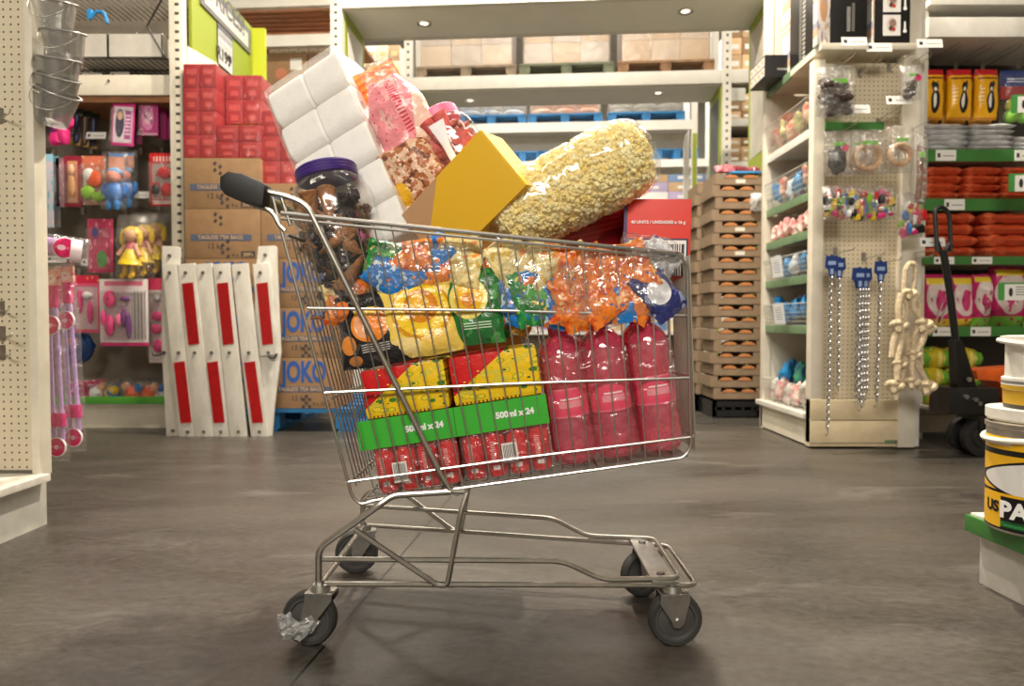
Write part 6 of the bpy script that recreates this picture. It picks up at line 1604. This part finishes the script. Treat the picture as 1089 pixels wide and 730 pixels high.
# tins
def tin(label, px, py_b, py_t, D, r, zb, name='paint_tin'):
    h = P(px, py_t, D).z-zb
    t = thing(name, label, 'paint tin', (P(px, 480, D).x+r, D, zb+.0005), (0, 0, R(-36)), 'paint tins at the right edge')
    m = MB(); m.lathe([(0, 0), (r*.98, 0), (r, .004), (r, h-.012), (r*1.03, h-.010), (r*1.03, h), (r*.94, h), (r*.92, h-.006), (0, h-.006)], 40); obj('tin_body', m, M('dented tin metal', (196,188,176), .3, .9), t)
    lab = [(r*1.004, .006), (r*1.004, h-.03)]
    PL = print_mat('paint label print', (18, 18, 18), [('r',0,.42,1,1,(232,178,30)), ('e',.85,.55,.86,.25,(20,20,20)), ('e',.85,.55,.835,.22,(220,218,214)), ('d',0,-1,-.36,(18,18,18)), ('r',0,.80,1,.86,(24,24,24)), ('r',0,.02,.16,.38,(232,178,30)), ('r',.02,.36,1,.39,(232,178,30)), ('r',.16,.03,.5,.10,(30,84,44))], .3)
    m = MB(); m.lathe(lab, 40, cap=False); obj('paper_label', m, PL, t)
    return t, h
TD = 1.66; tr = .105
t, h = tin('yellow and black paint tin on the white plinth, lettered in white', 1058, 556, 450, TD, tr, zt)
def wrap_text(body, size, a0, z, parent, r, mat, bold=.001):
    """letters bent round the tin"""
    o = text(body, size, mat, parent, (0, 0, 0), (0, 0, 0), bold=bold, align='LEFT', ext=.0004)
    for v in o.data.vertices:
        a = a0+v.co.x/r; x, y = math.sin(a)*(r+v.co.z), -math.cos(a)*(r+v.co.z); zz = z+v.co.y
        v.co = (x, y, zz)
    return o
wrap_text('PAINT', .054, R(-44), .054, t, tr*1.008, WHITE, .0022)
wrap_text('US', .036, R(-68), .058, t, tr*1.008, BLACK, .0016)
wrap_text('Contractors', .012, R(-42), .020, t, tr*1.008, M('green print', (60,150,80), .4), .0004)
wrap_text('PROFESSIONAL', .011, R(-70), h-.048, t, tr*1.008, WHITE, .0004)
m = MB(); m.tube([(tr*1.06*math.sin(a), -tr*1.06*math.cos(a), h-.03-.012*math.cos((a+1.2)*1.2)) for a in [R(-110+220*i/24) for i in range(25)]], .0065, 8); obj('white_handle', m, M('white handle plastic', (226,224,218), .4), t)
m = MB(); m.lathe([(0, h), (.05, h+.001), (.09, h+.001), (.095, h-.001)], 32, cap=False); obj('lid', m, M('drum lid metal', (190,180,160), .3, .8), t)
t2 = thing('white_paint_tub', 'white plastic tub stacked on the paint tin, cut off by the photo edge', 'paint tin', (P(1066, 430, TD).x+.12, TD+.02, zt+h+.003), (0, 0, 0))
m = MB(); hb = P(1080, 420, TD).z-P(1080, 433, TD).z
m.lathe([(0, 0), (.118, 0), (.122, .006), (.122, hb), (.11, hb), (0, hb)], 36); obj('rim', m, M('white tub plastic', (222,218,208), .4), t2)
zz = hb
m = MB(); m.lathe([(.085, zz), (.087, zz+.045), (.090, zz+.048), (.090, zz+.075), (.083, zz+.078), (.083, zz+.16), (.092, zz+.163), (.094, zz+.178), (.08, zz+.18), (0, zz+.18)], 36); obj('tub', m, print_mat('tub print', (226,222,212), [('r',0,0,1,.32,(190,150,40)), ('r',0,.0,1,.06,(60,56,50)), ('r',0,.34,1,.38,(120,120,116)), ('r',.1,.5,.9,.8,(206,204,200))], .4), t2)
m = MB(); m.tube([(.100*math.sin(a), -.100*math.cos(a), zz+.165-.01*math.cos(a)) for a in [R(-110+220*i/20) for i in range(21)]], .006, 8); obj('handle', m, MATS['white handle plastic'], t2)
# lamps hung in rows under the roof, plus an added fill light behind the viewer
lamp('aisle_lamp', (.55, 3.45, 5.0), .13, .13, 330)
lamp('aisle_lamp', (-.5, 3.1, 5.2), .15, .15, 165)
lamp('aisle_lamp', (-2.6, 1.2, 5.0), 1.6, .3, 20)
lamp('aisle_lamp', (2.6, 1.2, 5.0), 1.6, .3, 20)
lamp('front_fill', (-.5, -3.2, 3.9), 3.2, 1.0, 265, (1.0, .93, .83), rot=(R(58), 0, 0))
lamp('rear_lamp', (0.2, 7.0, 6.4), 5.0, .5, 160, (1.0, .94, .84))
lamp('rear_lamp', (0.2, 9.2, 6.4), 5.0, .5, 290, (1.0, .94, .84))
lamp('rear_lamp', (0.2, 12.0, 6.4), 6.0, .5, 480, (1.0, .94, .84))
lamp('rear_lamp', (-4.0, 7.5, 6.4), .5, 4.0, 220, (1.0, .94, .84))
lamp('rear_lamp', (4.5, 7.5, 6.4), .5, 4.0, 220, (1.0, .94, .84))
sc = bpy.context.scene
sc.view_settings.view_transform = 'Standard'; sc.view_settings.look = 'None'
sc.view_settings.exposure = 0.0; sc.view_settings.gamma = 1.0; sc.view_settings.use_curve_mapping = False
sc.cycles.transparent_max_bounces = 24; sc.cycles.max_bounces = 8
